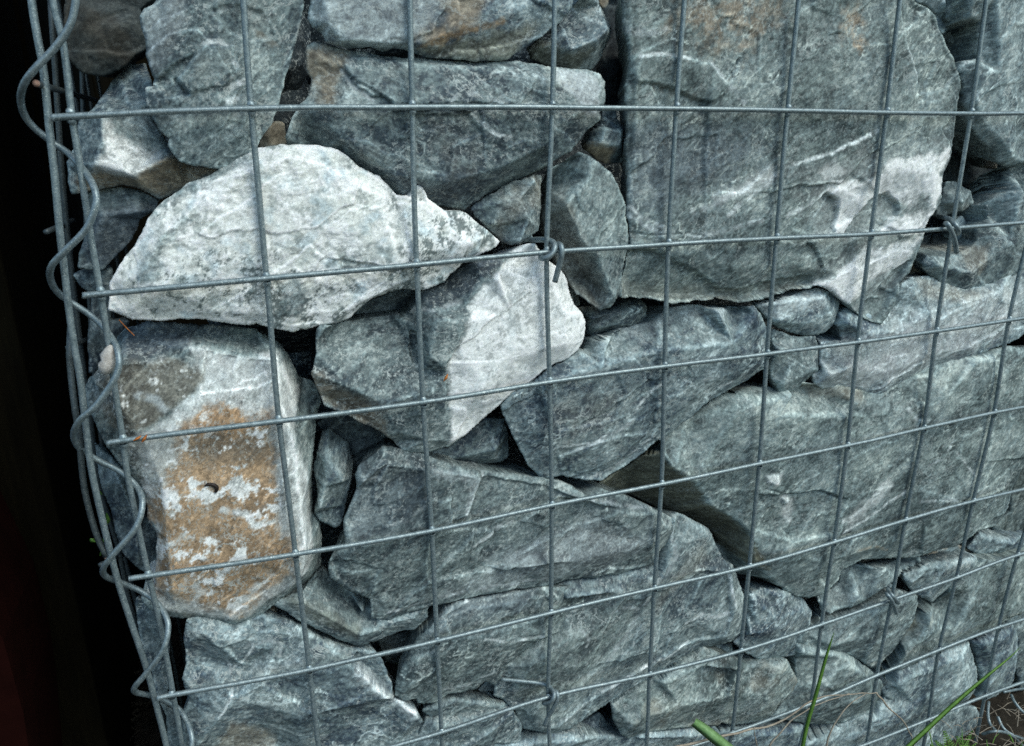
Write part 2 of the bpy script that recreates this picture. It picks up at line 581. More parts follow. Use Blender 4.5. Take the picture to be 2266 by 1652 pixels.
    e = np.concatenate([quads[:, [0, 1]], quads[:, [1, 2]], quads[:, [2, 3]], quads[:, [3, 0]]])
    key = np.sort(e, 1)
    kk = key[:, 0].astype(np.int64) * (len(used) + 1) + key[:, 1]
    _, inv, cnt = np.unique(kk, return_inverse=True, return_counts=True)
    be = e[cnt[inv] == 1]
    bv = np.unique(be)
    P2 = G[used].copy()
    P2[bv] = near[used][bv]
    Hf = H2.ravel()[used]
    # pull second row of quads gently too
    V = np.c_[P2[:, 0], Hf, P2[:, 1]]
    nb = len(bv)
    bm = np.full(len(used), -1); bm[bv] = np.arange(nb)
    cen = P2.mean(0)
    T = depth if depth else min(0.09, max(0.02, 0.55 * size))
    rings = [V[bv]]
    B0 = V[bv]
    w0 = B0.astype(np.float32)
    for frac, dy in ((0.012, 0.05), (0.04, 0.16), (0.09, 0.4), (0.22, 0.75), (0.5, 1.0)):
        Rg = B0.copy()
        Rg[:, 0] = cen[0] + (B0[:, 0] - cen[0]) * (1 - frac)
        Rg[:, 2] = cen[1] + (B0[:, 2] - cen[1]) * (1 - frac)
        Rg[:, 1] = B0[:, 1] * (1 - dy) + (d + T) * dy if dy > .5 else B0[:, 1] + T * dy
        w0 = Rg.astype(np.float32)
        k = min(1.0, dy * 3)
        Rg[:, 0] += 0.002 * k * noise(w0, 90, seed); Rg[:, 2] += 0.002 * k * noise(w0, 90, seed + 5)
        rings.append(Rg)
    nv = len(V)
    allV = [V]
    Q4 = [quads]
    prev = bv
    for r in range(1, len(rings)):
        allV.append(rings[r])
        cur = nv + (r - 1) * nb + np.arange(nb)
        A, Bb = be[:, 0], be[:, 1]
        pa = prev[bm[A]] if r > 1 else A
        pb = prev[bm[Bb]] if r > 1 else Bb
        Q4.append(np.c_[pb, pa, cur[bm[A]], cur[bm[Bb]]])
        prev = cur
    ctr = nv + (len(rings) - 1) * nb
    allV.append(np.array([[cen[0], d + T * 1.05, cen[1]]]))
    tris = np.c_[prev[bm[be[:, 1]]], prev[bm[be[:, 0]]], np.full(len(be), ctr)]
    V = np.concatenate(allV)
    quads = np.concatenate(Q4)
    # ---------------- colour
    g2 = np.concatenate([used, np.tile(used[bv], len(rings) - 1), [used[0]]])
    Cw = V.astype(np.float32) + np.float32(seed * 0.31)
    du = V[:, 0] * math.cos(th) + V[:, 2] * math.sin(th)
    dv = -V[:, 0] * math.sin(th) + V[:, 2] * math.cos(th)
    wv = 0.004 * noise(Cw, 25, 3)
    Sc = np.c_[du, V[:, 1], dv + wv].astype(np.float32) + np.float32(seed * 0.73)
    big = fbm(Cw, 17, 4, 31, 0.6)
    mids = fbm(Sc, (60, 80, 100), 5, 37, 0.78)
    fine = noise(Sc, (420, 480, 520), 41)
    blot = sstep(0.05, 0.45, fbm(Cw + 5, 13, 4, 33, 0.6))
    v = 0.50 + 0.60 * big + 1.0 * mids + 0.35 * fine - 0.25 * blot
    dk = DARK * (1 - green) + GDARK * green
    md = MID * (1 - green) + GMID * green
    lt = LIGHT * (1 - green) + GLIGHT * green
    # blue and green patches side by side within one stone
    hue = sstep(-0.3, 0.4, fbm(Cw, 26, 2, 61))[:, None] * 0.5
    md = md * (1 - hue) + (MID * green + GMID * (1 - green)) * hue
    x = np.clip(v, 0, 1)[:, None]
    C = dk + (md - dk) * sstep(0.0, 0.62, x)
    C = C + (lt - C) * sstep(0.62, 1.15, v)[:, None]
    fl = sstep(0.20, 0.50, fbm(Sc, (150, 170, 200), 4, 43, 0.8) + 0.25 * big - 0.22 + 0.25 * flecks)
    fl *= sstep(0.05, 0.35, noise(Cw, 40, 45) + 0.5 * flecks)
    C = C + (lt * 1.25 - C) * (0.7 * fl * min(1, flecks * 1.4))[:, None]
    vn = np.abs(fbm(Sc, (19, 24, 30), 4, 47, 0.6))
    vm = sstep(0.030, 0.0, vn) * sstep(0.0, 0.4, noise(Cw, 24, 53) + 0.3 * veins) * veins
    C = C + (lt * 1.35 - C) * np.clip(1.6 * vm, 0, .9)[:, None]
    if warm:
        wm = sstep(0.1, 0.7, fbm(Cw, 30, 3, 59) + warm * 0.6 - 0.1) * min(1, warm * 1.2)
        C = C + (TAN * (0.6 + 0.6 * x) - C) * wm[:, None]
    q = np.full(len(V), float(quartz))
    P3 = V[:, [0, 2]]
    edge_n = fbm(Cw, 120, 4, 67, 0.65)
    cleanz = np.zeros(len(V))
    for pt in paint:
        kind, amt, pg = pt[0], pt[1], pt[2]
        soft = pt[3] if len(pt) > 3 else 0.002
        pp = parse(pg, 0.008)[:, [0, 2]]
        sdp = polydist(P3, pp)[0]
        w = sstep(-soft, soft, sdp + edge_n * min(0.006, 0.0022 + soft * 0.6) + (fbm(Cw, 70, 3, 71 + len(kind)) * soft if soft > .003 else 0)) * amt
        if kind == 'quartz':
            q = np.maximum(q, w)
        elif kind == 'mottle':
            q = np.maximum(q, w * sstep(0.10, 0.22, fbm(Cw, 46, 5, 131, 0.75)) * 0.95)
        elif kind == 'clean':
            cleanz = np.maximum(cleanz, w)
        elif kind == 'noquartz':
            q = q * (1 - w)
        else:
            pc = PAINTS[kind] * (0.62 + 0.75 * np.clip(v, 0, 1.1))[:, None]
            pn = sstep(-0.35, 0.25, fbm(Cw, 75, 5, 83, .8) + 0.8 * (w - 0.42)) if kind in ('rust', 'ochre') else 1.0
            C = C + (pc - C) * (w * pn)[:, None]
            q = q * (1 - w * pn)
    for kind, wd, am, pg in lines:
        if kind == 'crack':
            continue
        wob_ = 0.0022 * np.c_[fbm(Cw, 90, 4, 111, 0.65), fbm(Cw, 90, 4, 113, 0.65)]
        dl = linedist(P3 + wob_, parse(pg, 0.008)[:, [0, 2]])
        ww = am * sstep(wd, wd * 0.25, dl) * sstep(-0.45, 0.2, fbm(Cw, 120, 3, 115))
        C = C + (PAINTS[kind] - C) * ww[:, None]
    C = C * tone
    if q.max() > 0:
        dirt = 0.85 * sstep(0.12, 0.34, fbm(Cw, 55, 5, 91, 0.75) + 0.15 * big)
        dirt = np.maximum(dirt, sstep(0.22, 0.50, fbm(Cw, 170, 3, 93, 0.7) + 0.5 * fbm(Cw, 28, 2, 94)) * 0.9)
        dark = sstep(0.18, 0.27, fbm(Cw, 95, 5, 95, 0.85) + 0.35 * fbm(Cw, 14, 2, 96))
        cloud = sstep(-0.5, 0.6, fbm(Cw, 60, 3, 97))
        qc = QSHADE + (QUARTZ - QSHADE) * (cloud if quartz > .5 else 0.75 + 0.25 * cloud)[:, None]
        blue = sstep(0.0, 0.6, fbm(Cw, 70, 3, 101))
        qc = qc * (1 - (0.22 if quartz > .5 else 0.08) * blue[:, None] * np.array([1.3, 0.9, 0.6]))
        qc = qc + (np.array([0.20, 0.24, 0.23]) - qc) * (dirt * (1.25 - 0.65 * np.clip(q, 0, 1)) * (1 if quartz > .5 else .35)).clip(0, 0.85)[:, None]
        dark = dark * (1 - cleanz)
        qc = qc + (np.array([0.085, 0.115, 0.115]) - qc) * (0.85 * dark * (1 if quartz > 0.5 else 0.5))[:, None]
        C = C + (qc - C) * np.clip(q * 1.15, 0, 1)[:, None]
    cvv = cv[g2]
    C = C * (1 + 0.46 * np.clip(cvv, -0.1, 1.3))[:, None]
    C = np.clip(C, 0.008, 0.88)
    C = np.c_[C, np.clip(flecks * (1 - q * 0.95), 0, 1)]
    V = V - c3
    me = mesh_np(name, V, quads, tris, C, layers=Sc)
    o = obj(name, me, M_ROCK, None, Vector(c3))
    tag(o, label, 'rock')
    return o

# ---------------- the stones in view, top row to ground
rock('brown stone coloured dark for shade in the top left corner behind the corner wires', .055,
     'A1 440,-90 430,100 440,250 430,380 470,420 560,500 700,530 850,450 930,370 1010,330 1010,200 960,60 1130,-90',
     tone=.2, warm=.5, green=.8, flecks=.1, fol=10, depth=.13)  # low tone paints in the corner's shade; extra depth blocks stray sky
rock('tall grey stone at the top, second from the corner, narrowing downward', .020,
     'A1 1130,-90 1060,20 985,60 950,120 965,200 1000,290 995,380 1010,450 1060,540 1045,590 990,600 985,680 1010,740 1050,830 1100,910 1150,950 1140,1000 1180,1060 1230,1110 1290,1130 1400,1145 1500,1158 1600,1130 1700,1070 1760,1000 1780,960 1850,850 1885,780 1905,720 1930,600 1990,400 2040,230 2075,60 2080,-90',
     ['A1 @.010 1180,-60 1120,200 1170,560 1280,860 1450,1050', 'A1 @.007 1500,-60 1480,500 1600,900', 'A1 @.012 1950,40 1850,400 1800,740'],
     fol=35, green=.45, flecks=.7, tone=1.08, warm=.12,
     steps=[(-.003, 'A1 1180,440 1350,350 1200,560 1290,640 1150,660 1060,560'), (-.0015, 'A1 1420,60 1560,20 1800,60 1900,250 1700,280 1560,200'), (.002, 'A1 1200,520 1290,640 1500,600 1650,500 1600,300 1400,320')],
     lines=[('white', .003, .8, 'A1 1580,590 1640,560 1690,550'), ('white', .002, .8, 'A1 1590,420 1610,450'), ('white', .0025, .7, 'A1 1560,690 1620,660'), ('crack', .0008, 1, 'A1 1195,545 1290,640'), ('white', .002, .6, 'A1 1400,290 1480,270 1560,300'), ('brown', .003, .7, 'A1 1690,200 1800,230 1900,320'), ('pale', .002, .8, 'A1 1020,380 1050,330 1030,440'), ('white', .002, .5, 'A1 1500,80 1600,30')],
     paint=[('pale', .55, 'A1 990,60 1240,-60 1260,150 1080,500 1010,400 960,180', .004)])
rock('mottled stone with white and tan lower half beside the left corner, under the top wire', .040,
     'A1 @.06 860,440 1000,430 @.045 1040,600 1010,700 1060,850 1180,1010 1300,1130 1500,1155 1400,1230 1260,1300 1090,1360 950,1290 820,1265 640,1300 490,1330 460,1250 455,1120 520,1000 520,880 560,800 640,740 @.06 740,610 800,500',
     ['A1 @.022 690,780 700,960 640,1130 900,1200 1150,1080', 'A1 @.03 1120,1000 900,760'], fol=-30, flecks=.6, green=.2,
     paint=[('quartz', .8, 'A1 680,800 760,930 900,1000 1080,1060 1090,1090 900,1220 700,1230 620,1160 700,1060', .003),
            ('tan', .9, 'A1 470,1220 650,1180 900,1230 1080,1090 1200,1060 1560,1150 1260,1310 1100,1370 820,1290 640,1330 480,1350', .003)])
rock('smooth blue grey stone wedged left of the big white stone', .046,
     'A1 600,1310 820,1275 950,1300 1090,1370 1060,1430 960,1500 900,1640 B1 800,300 700,400 600,405 520,390 540,300 570,180 590,60 A1 570,1500',
     ['A1 @.03 700,1480 940,1450', 'B1 @.034 640,200'], fol=15, green=.1, flecks=.3, tone=.7,
     paint=[('darkblue', .7, 'A1 600,1500 800,1440 980,1440 1080,1420 900,1652 800,1900 500,1900', .003)])
rock('small pointed dark stone poking out at the corner left of the second wire end', .055,
     'B1 495,430 540,400 640,420 760,380 790,480 760,570 600,550 540,500', fol=10, tone=.6, green=.1)
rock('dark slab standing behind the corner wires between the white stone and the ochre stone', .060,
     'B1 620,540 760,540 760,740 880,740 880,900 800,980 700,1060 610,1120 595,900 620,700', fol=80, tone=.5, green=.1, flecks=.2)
# large white
rock('largest white quartz stone, wide and flecked with grey, left of centre', .020,
     'F 243,625 262,590 300,540 320,500 345,460 365,442 420,405 480,380 525,350 560,333 A2 120,1010 240,990 300,985 500,995 660,1020 700,1060 800,1140 930,1200 1000,1270 1060,1330 1100,1340 1150,1345 1200,1262 1240,1290 1280,1360 1340,1410 1400,1440 1490,1440 1530,1460 1620,1530 1700,1590 B2 1770,210 1740,245 1640,290 1500,360 1430,430 1380,490 1290,525 1200,545 1130,530 1000,550 880,600 800,670 730,730 640,765 540,770 460,800 340,825 240,800 180,790 100,770 0,775 B1 1600,770 1400,740 1200,735 1100,745 900,740 800,700 735,680 745,600',
     ['F @.007 300,620 370,510 520,390 640,350 720,370 830,440', 'F @.005 380,640 560,560 760,500 880,560 1040,540', 'F @.010 300,670 480,690 650,700 780,680 900,620', 'F @.010 960,480 1040,510'],
     quartz=.9, fol=20, green=.5, flecks=.6, tone=1.0, rough=1.15,
     paint=[('clean', .95, 'F 400,440 520,370 640,330 740,335 860,450 900,520 800,600 640,560 500,540 420,520', .012), ('noquartz', .95, 'F 330,470 420,395 470,380 540,345 560,352 500,385 440,410 395,440 370,450 330,490', .003),
            ('noquartz', .75, 'B1 930,470 1100,500 1100,250 1330,60 1250,20 1050,230 940,380', .002),
            ('noquartz', .75, 'B2 240,620 420,540 480,640 380,720 250,730', .002),
            ('noquartz', .7, 'B2 1620,240 1700,160 1640,110 1770,200 1740,250', .004),
            ('noquartz', .55, 'B2 680,300 800,300 800,380 700,350', .004),
            ('noquartz', .5, 'A2 600,1120 760,1160 700,1080', .004), ('noquartz', .5, 'B1 1700,560 1760,540 1750,620', .004)])
rock('pale grey stone at the top centre with a rusty brown right end', .018,
     'A2 490,-90 460,60 450,130 480,190 540,230 570,290 640,315 740,330 880,330 960,350 1060,335 1140,350 1230,385 1400,405 1600,420 A3 160,412 270,330 380,260 450,200 520,160 600,60 630,-90',
     ['A2 @.005 560,-60 600,150 700,270 900,290 1100,290', 'A2 @.006 1200,290 1500,190 1700,140 1900,60', 'A2 @.012 1400,360 1700,330', 'A2 @.005 1300,-60'],
     fol=12, green=.1, flecks=.6, tone=1.25,
     paint=[('pale', .5, 'A2 460,-60 1350,-60 1300,250 1000,320 640,310 480,100', .006), ('tan', .75, 'A2 1330,-60 1700,-60 1560,200 1250,330 1200,260 1400,100', .006),
            ('rust', .8, 'A2 1200,310 1320,250 1500,200 1850,120 1860,150 1500,270 1300,330 1210,350', .003),
            ('olive', .7, 'A2 1200,330 1500,270 1900,180 2065,150 2030,240 1830,410 1600,420 1230,385', .004)])
rock('long blue grey upper middle stone with tan left end and whitish right end', .024,
     'A2 440,320 490,280 560,295 640,320 740,345 830,355 960,385 1140,395 1400,405 1640,425 1880,415 1950,430 A3 440,450 600,470 720,480 800,510 830,560 830,700 805,740 800,820 700,900 660,960 600,1030 480,1100 @.03 400,1160 250,1220 100,1290 A2 1650,1340 1590,1390 1520,1435 1440,1425 1380,1410 1300,1410 1200,1400 1100,1400 900,1250 740,1150 650,1060 500,1030 300,1010 @.024 300,940 340,800 400,710 440,680 470,600 475,540 440,470',
     ['A2 @.012 540,400 700,470 1000,450 1400,470 1800,500', 'A3 @.008 350,520 480,560 640,660 720,740', 'A2 @.007 700,760 1150,760 1700,780 A3 500,850',
      'A2 @.010 700,950 1050,1200 1400,1250 1800,1130 A3 420,1000', 'A2 @.02 1100,1320 1500,1330'],
     fol=-14, green=.35, flecks=.65, warm=.15, tone=1.0,
     steps=[(.0025, 'A2 700,380 900,390 1300,430 1900,450 2000,560 1900,720 1500,700 1100,720 820,620 720,500'), (-.002, 'A2 1180,780 1550,780 1650,900 1450,1000 1430,1200 1200,1160')],
     lines=[('white', .0016, .7, 'A2 1570,780 1680,860 1760,940'), ('pale', .002, .7, 'A2 1430,700 1460,650 1540,640 1800,700'), ('white', .0016, .7, 'A3 0,860 100,930 190,940'), ('pale', .0016, .8, 'A2 700,470 760,580 900,680')],
     paint=[('tan', .7, 'A2 440,330 560,300 700,350 720,420 680,560 640,740 540,720 500,600 440,470', .005),
            ('pale', .9, 'A3 500,480 600,470 740,490 820,530 830,700 800,800 720,790 640,690 560,600 500,540', .002),
            ('darkblue', .6, 'A2 960,1150 1200,1210 1400,1300 1900,1160 2065,1180 A3 480,1090 0,1330 A2 1520,1440 1200,1400', .005)])
rock('tiny tan chip wedged above the white stone beside the tall grey stone', .034,
     'A2 110,930 200,850 250,825 290,840 300,960 320,985 240,1020 120,1040', warm=1, tone=.8, flecks=.1, green=.6,
     paint=[('tan', .8, 'A2 200,820 320,820 340,1000 200,1000', .002), ('brown', .8, 'A2 100,900 200,840 210,1000 100,1060', .002)])
rock('angular white-veined stone at the top between the pale stone and the largest slab', .030,
     'A3 620,-90 600,60 510,160 450,210 360,270 300,340 330,400 420,450 600,475 730,480 780,430 820,340 865,250 865,190 830,120 790,40 760,-90',
     ['A3 @.012 700,-60 560,200 600,340 780,270 850,200', 'A3 @.018 420,320 600,400'], fol=50, flecks=.9, veins=1, green=.1, tone=.95, warm=.1,
     paint=[('olive', .7, 'A3 300,340 460,200 500,250 580,360 800,300 820,330 740,480 400,450', .003)])
rock('small tan chip at the very top left of the largest slab', .040, 'A3 765,-90 850,-90 850,30 825,65 790,30', warm=1, tone=.9, green=.6, flecks=.1)
rock('deep stone coloured dark for the shade of the gap left of the largest slab', .075,
     'A3 800,20 930,40 960,380 960,720 840,730 780,560 700,480 780,350 850,250', tone=.2, flecks=.05, fol=80, green=.2)  # low tone puts the gap's shade into the stone colour
rock('small rounded stone with a tan underside caught in the gap left of the largest slab', .030,
     'A3 820,735 900,735 920,830 965,880 970,960 960,1060 970,1100 900,1120 830,1125 760,1080 700,1030 690,980 720,900 790,840 810,780',
     ['A3 @.014 830,880 800,980 930,990 940,900', 'A3 @.02 860,1050'], fol=60, green=.3, flecks=.5, tone=1.05,
     paint=[('tan', .9, 'A3 690,990 800,980 960,1010 970,1130 830,1140 740,1080', .003)])
# the slab
rock('largest slab, square grey-green with rust stains above and a white quartz band below', .014,
     'A3 930,-90 945,100 950,200 975,330 985,480 965,600 970,760 980,900 960,1000 975,1100 980,1300 975,1450 990,1560 B3 990,150 985,260 970,380 950,470 945,590 1000,595 1100,600 1240,620 1300,635 1500,610 1620,605 1760,630 1900,610 1960,590 B4 425,562 500,545 600,530 670,512 740,540 820,600 870,650 950,710 1030,760 1100,770 1140,720 1190,640 1230,500 1290,420 1320,330 1380,200 1400,120 1460,0 A4 1430,1500 1500,1380 1510,1260 1520,1180 1570,1060 1590,960 1600,850 1620,700 1640,600 1620,480 1590,400 1530,290 1490,200 1460,100 1400,40 1330,20 1290,-90',
     ['A3 @.008 985,-60 1000,300 1030,700 1020,1200 1030,1500', 'A3 @.0065 1070,380 1200,370 1400,400 1560,440 1660,580 1560,700', 'A3 @.010 1080,560 1330,620 1500,700', 'A4 @.006 450,1130 1000,950 1200,1000 1550,1020',
      'A4 @.012 870,1500 B4 870,60 1000,100 A4 1000,1500 1150,1330', 'A4 @.005 720,1300 900,1280 1200,1150 1450,1180', 'B3 @.006 1000,250 1300,280 1500,300 B4 100,380 500,350', 'B3 @.016 1000,560 1500,580 B4 100,600 600,490', 'B4 @.010 780,420 1000,290 1250,270', 'B4 @.015 1000,640 1100,560 1200,430',
      'A4 @.005 1240,250 1330,480 1320,640', 'A4 @.010 1380,600 1560,620 1600,500'],
     fol=20, green=.75, flecks=.45, veins=.6, tone=1.02, rough=1.05,
     steps=[(.0040, 'A3 1070,385 1200,368 1400,400 1560,440 1665,580 1570,700 1500,690 1330,620 1150,570 1040,560 1000,480'), (-.003, 'A4 1245,280 1290,400 1345,520 1330,650 1560,610 1660,480 1590,360 1450,60 1250,-100'),
            (-.0045, 'B3 960,230 1100,250 1300,325 1450,400 1650,530 1800,545 2000,480 B4 650,440 680,520 400,580 100,680 B3 1300,700 900,640'), (-.004, 'A4 720,1315 810,1360 830,1480 800,1600 600,1600 500,1560 640,1400'),
            (-.005, 'A4 870,1600 960,1480 1050,1370 1170,1310 1250,1400 1230,1480 1150,1570 B4 1100,120 960,180'), (-.004, 'B4 1100,560 1200,440 1330,330 1250,520 1150,700 1060,780 950,700'), (.002, 'A4 430,1140 760,1040 1000,900 1040,960 760,1110 620,1180 430,1260')],
     lines=[('white', .0022, .8, 'A4 450,1130 760,1040 930,960 1050,890'), ('pale', .004, .6, 'A4 -200,1450 60,1330 300,1240 450,1130'), ('white', .003, .6, 'A4 40,1460 200,1330 330,1240'), ('pale', .004, .6, 'A3 1000,200 1100,240 1250,200'), ('white', .0030, .55, 'A4 450,1480 600,1400 720,1310'),
            ('white', .0018, .6, 'A3 1060,385 1200,368 1400,400'), ('pale', .003, .7, 'A3 1560,440 1665,580 1780,700'), ('pale', .003, .7, 'B3 1000,30 1200,150 1500,160 1900,60'), ('pale', .0018, .6, 'A4 1240,260 1300,420 1345,560'), ('crack', .0007, .8, 'A3 1570,690 1700,520 1750,400'), ('crack', .0006, .6, 'B3 990,140 1150,165 1400,150 1500,170'), ('crack', .0006, .6, 'A4 0,560 100,480 115,400'),
            ('white', .0025, .5, 'A3 1000,1400 1100,1500 1250,1560'), ('brown', .004, .5, 'A3 1180,590 1330,630 1480,690')],
     paint=[('quartz', .97, 'A4 1590,1005 1440,1050 1250,1095 1140,1095 1070,1210 960,1240 740,1240 720,1310 810,1360 830,1480 810,1590 870,1600 960,1480 1040,1380 1160,1310 1230,1370 1320,1430 1380,1330 1430,1330 1430,1450 1240,1480 1150,1570 1180,1610 1410,1600 1490,1420 1525,1250 1490,1190 1530,1150', .0035),
            ('quartz', .97, 'B4 1400,180 1200,250 1000,265 850,400 760,470 680,512 780,580 880,650 960,600 1110,440 1310,350', .0035), ('quartz', .13, 'A4 1600,950 1300,1000 1000,1080 500,1200 600,1400 700,1652 850,1700 1400,1660 1560,1300', .02), ('quartz', .13, 'B4 1440,150 1100,150 700,420 640,520 900,700 1150,560 1330,350', .015),
            ('quartz', .45, 'A4 640,1180 760,1090 860,1170 720,1250', .004), ('quartz', .35, 'A3 1950,1150 1750,1250 1550,1350 1600,1400 1850,1290 2000,1200', .004),
            ('rust', .5, 'A4 -300,40 -150,-60 420,-60 440,100 330,200 150,420 -100,330 -380,200', .016),
            ('rust', .6, 'A4 830,60 950,20 1000,130 960,190 990,360 900,380 850,250', .009),
            ('darkblue', .55, 'A3 1000,900 1700,870 1900,1000 1600,1350 1000,1400', .02),
            ('tan', .2, 'B3 950,500 1400,540 2000,520 B4 600,480 600,540 425,570 0,620 B3 1300,640 950,600', .006)])
rock('grey-green wedge stone with a ridge down its middle, left edge of the largest slab', .014,
     'A3 595,1085 660,1035 720,1060 800,1120 880,1190 930,1290 975,1400 985,1560 B3 992,200 970,330 950,430 945,590 910,585 880,640 850,665 790,675 700,610 640,570 @.024 560,440 500,350 @.032 430,200 395,100 A3 385,1480 420,1280 @.02 460,1150 540,1110',
     ['A3 @.006 520,1180 560,1400 640,1560 B3 680,200 780,330 850,500 890,590', 'A3 @.008 720,1200 880,1380 B3 900,300', 'B3 @.022 560,250 700,480'], fol=65, green=.6, flecks=.45, tone=1.0,
     paint=[('brown', .5, 'A3 400,1250 500,1200 600,1400 660,1600 B3 700,250 860,560 780,680 640,570 400,150', .004)])
rock('small block with brown face and white veined edge right of the white stone tip', .030,
     'A2 1560,1430 1590,1400 1700,1330 1850,1240 1990,1190 2050,1195 2045,1320 2040,1440 2030,1570 1990,1600 1990,1640 B2 1980,190 1900,225 1820,230 1760,200 1680,120 1600,40',
     ['A2 @.016 1600,1450 1800,1370 1900,1350 2000,1230', 'A2 @.016 1900,1350 1960,1500 1900,1650', 'A2 @.02 1700,1540'], fol=-20, green=.2, flecks=.9, veins=.8, warm=.35)
rock('dark chip behind the half white stone below the wedge stone', .045, 'B3 550,430 610,480 650,600 655,650 600,660 560,560', tone=.7, fol=60)
# half-white
rock('half grey half white stone in the centre, white end to the right', .020,
     'B2 @.02 510,800 540,770 @.03 700,750 1000,708 @.028 1120,690 1230,540 1380,500 1450,400 @.024 1600,350 1760,300 @.02 1880,260 1960,220 2010,222 B3 370,250 440,330 530,400 570,470 590,560 620,640 670,690 695,760 690,840 670,900 640,950 570,1010 480,1040 400,1090 340,1150 190,1240 100,1330 0,1420 B2 1650,1420 1560,1500 1470,1570 1400,1610 1250,1650 1100,1640 1040,1580 960,1510 800,1440 720,1390 640,1360 560,1330 530,1240 500,1180 470,1090 490,1050 510,960 505,900',
     ['B2 @.010 560,800 900,760 1170,740 1300,690 1520,640 1560,560 1650,480 1760,400', 'B2 @.008 500,1110 700,1180 950,1300 1250,1240', 'B2 @.018 620,1290 800,1400 1060,1570', 'B2 @.010 1060,1500 1250,1560',
      'B2 @.016 1190,780 1240,1080', 'B2 @.005 1330,740 1270,980 1380,1060 1480,880 1500,760 1330,740', 'B2 @.009 1400,1100 1440,1400 1440,1570', 'B3 @.005 100,450 200,700 150,1000 0,1200', 'B3 @.007 450,450 560,700 560,900'],
     fol=15, green=.45, flecks=.85, tone=.85, rough=.7,
     steps=[(.0045, 'B2 1330,735 1265,980 1380,1065 1480,880 1510,760 1400,720'), (-.006, 'B2 1185,850 1260,860 1275,1070 1195,1080')], lines=[('pale', .0012, .8, 'B2 1130,760 1300,690 1520,635')],
     paint=[('quartz', 1, 'B2 2030,200 1900,240 1850,330 1690,490 1570,630 1545,750 1500,870 1440,980 1410,1060 1430,1200 1440,1350 1430,1600 B3 100,1500 800,1100 800,500 500,200', .0025),
            ('tan', .6, 'B2 450,1080 560,1150 750,1250 940,1330 1000,1460 1040,1600 700,1400 480,1250', .004),
            ('darkblue', .7, 'B2 1120,690 1300,670 1520,620 1650,480 1820,320 1600,330 1200,540', .003)])
rock('dark sliver under the white stone above the half white stone', .055,
     'B2 800,640 1050,540 1400,440 1600,330 1780,290 1700,400 1400,560 1100,720 760,760', tone=.55, fol=15, green=.1, flecks=.2)
rock('long blue grey stone right of the half white stone, rising to the right', .022,
     'B3 @.02 180,1240 340,1150 420,1080 520,1040 650,960 @.028 660,930 700,860 900,800 1000,790 1130,750 1200,700 1290,650 1450,630 1700,640 @.024 1800,655 1850,645 1890,700 1930,790 1935,900 1920,1060 1800,1150 1650,1240 1500,1330 1400,1420 1280,1510 1200,1570 C3 900,80 800,170 700,240 600,300 480,290 400,270 330,285 290,280 230,220 180,130 120,10 B3 140,1410 110,1330',
     ['B3 @.010 680,950 850,900 1000,850 1200,770 1290,700 1400,675 1600,675 1820,680', 'B3 @.006 400,1180 800,1050 1200,950 1700,900', 'B3 @.007 450,1500 900,1450 1250,1300 1500,1180 1860,1040', 'C3 @.009 360,130 560,110 700,60', 'C3 @.016 420,240 640,250 800,140', 'B3 @.011 1850,700 1890,900'],
     fol=24, green=.2, flecks=.5, veins=.8, tone=1.0,
     steps=[(-.002, 'B3 500,1180 900,1080 960,1250 900,1420 520,1500 470,1350'), (.002, 'C3 400,180 560,110 700,70 860,60 700,240 600,290 420,270'), (.002, 'B3 760,1000 940,1000 940,1060 780,1100')],
     lines=[('white', .0018, .8, 'B3 1060,1350 1150,1230 1240,1160'), ('pale', .0025, .8, 'B3 640,1640 850,1550 1000,1460 1040,1430'), ('white', .002, .7, 'B3 1640,1210 1750,1160 1850,1060'), ('white', .0016, .6, 'C3 370,140 450,120 560,110 640,60'), ('pale', .002, .9, 'C3 600,295 720,240 820,160 900,80'), ('pale', .0025, .8, 'B3 1210,760 1290,690 1420,665 1600,670'), ('white', .0016, .7, 'B3 1490,1150 1600,1120'), ('white', .002, .7, 'B3 820,690 1000,820 900,900')],
     paint=[('pale', .4, 'B3 1200,750 1290,690 1600,660 1850,660 1700,720 1300,800 1150,900 1000,860', .004), ('brown', .35, 'B3 500,1350 900,1200 950,1350 600,1550', .02)])
rock('dark stone with a brown stripe under the wedge stone', .040,
     'B3 640,660 720,640 800,660 880,640 980,600 1060,600 1110,640 1115,720 1110,780 1010,830 920,800 800,830 740,850 700,830 700,750 670,690',
     ['B3 @.024 740,740 900,690 1080,660', 'B3 @.026 760,800 1000,760'], fol=22, tone=.75, green=.3, veins=.9, flecks=.4,
     paint=[('brown', .8, 'B3 740,720 900,680 1080,640 1090,660 920,730 760,760', .002)])
rock('pale striped stone tucked under the bottom edge of the largest slab', .028,
     'B4 220,640 360,600 500,560 640,520 740,545 800,600 800,660 770,770 700,830 620,850 500,840 400,800 330,770 280,700',
     ['B4 @.012 400,620 700,590', 'B4 @.012 380,760 560,770 740,700'], fol=15, green=.25, flecks=.8, tone=1.2, paint=[('pale', .5, 'B4 340,600 760,540 780,640 360,740', .005)])
rock('wedge shaped grey stone pointing down beneath the pale striped stone', .028,
     'B4 345,800 480,850 640,850 660,920 670,1020 670,1090 600,1130 500,1220 430,1245 380,1230 340,1140 330,1050 340,900',
     ['B4 @.012 380,930 500,960 640,1080', 'B4 @.012 420,1180 500,1000', 'B4 @.016 560,890'], fol=-35, green=.5, flecks=.7)
rock('small dark stone in the nook right of the wedge shaped grey stone', .045, 'B4 640,850 760,780 830,820 840,890 700,930 655,920', tone=.75, fol=-20)
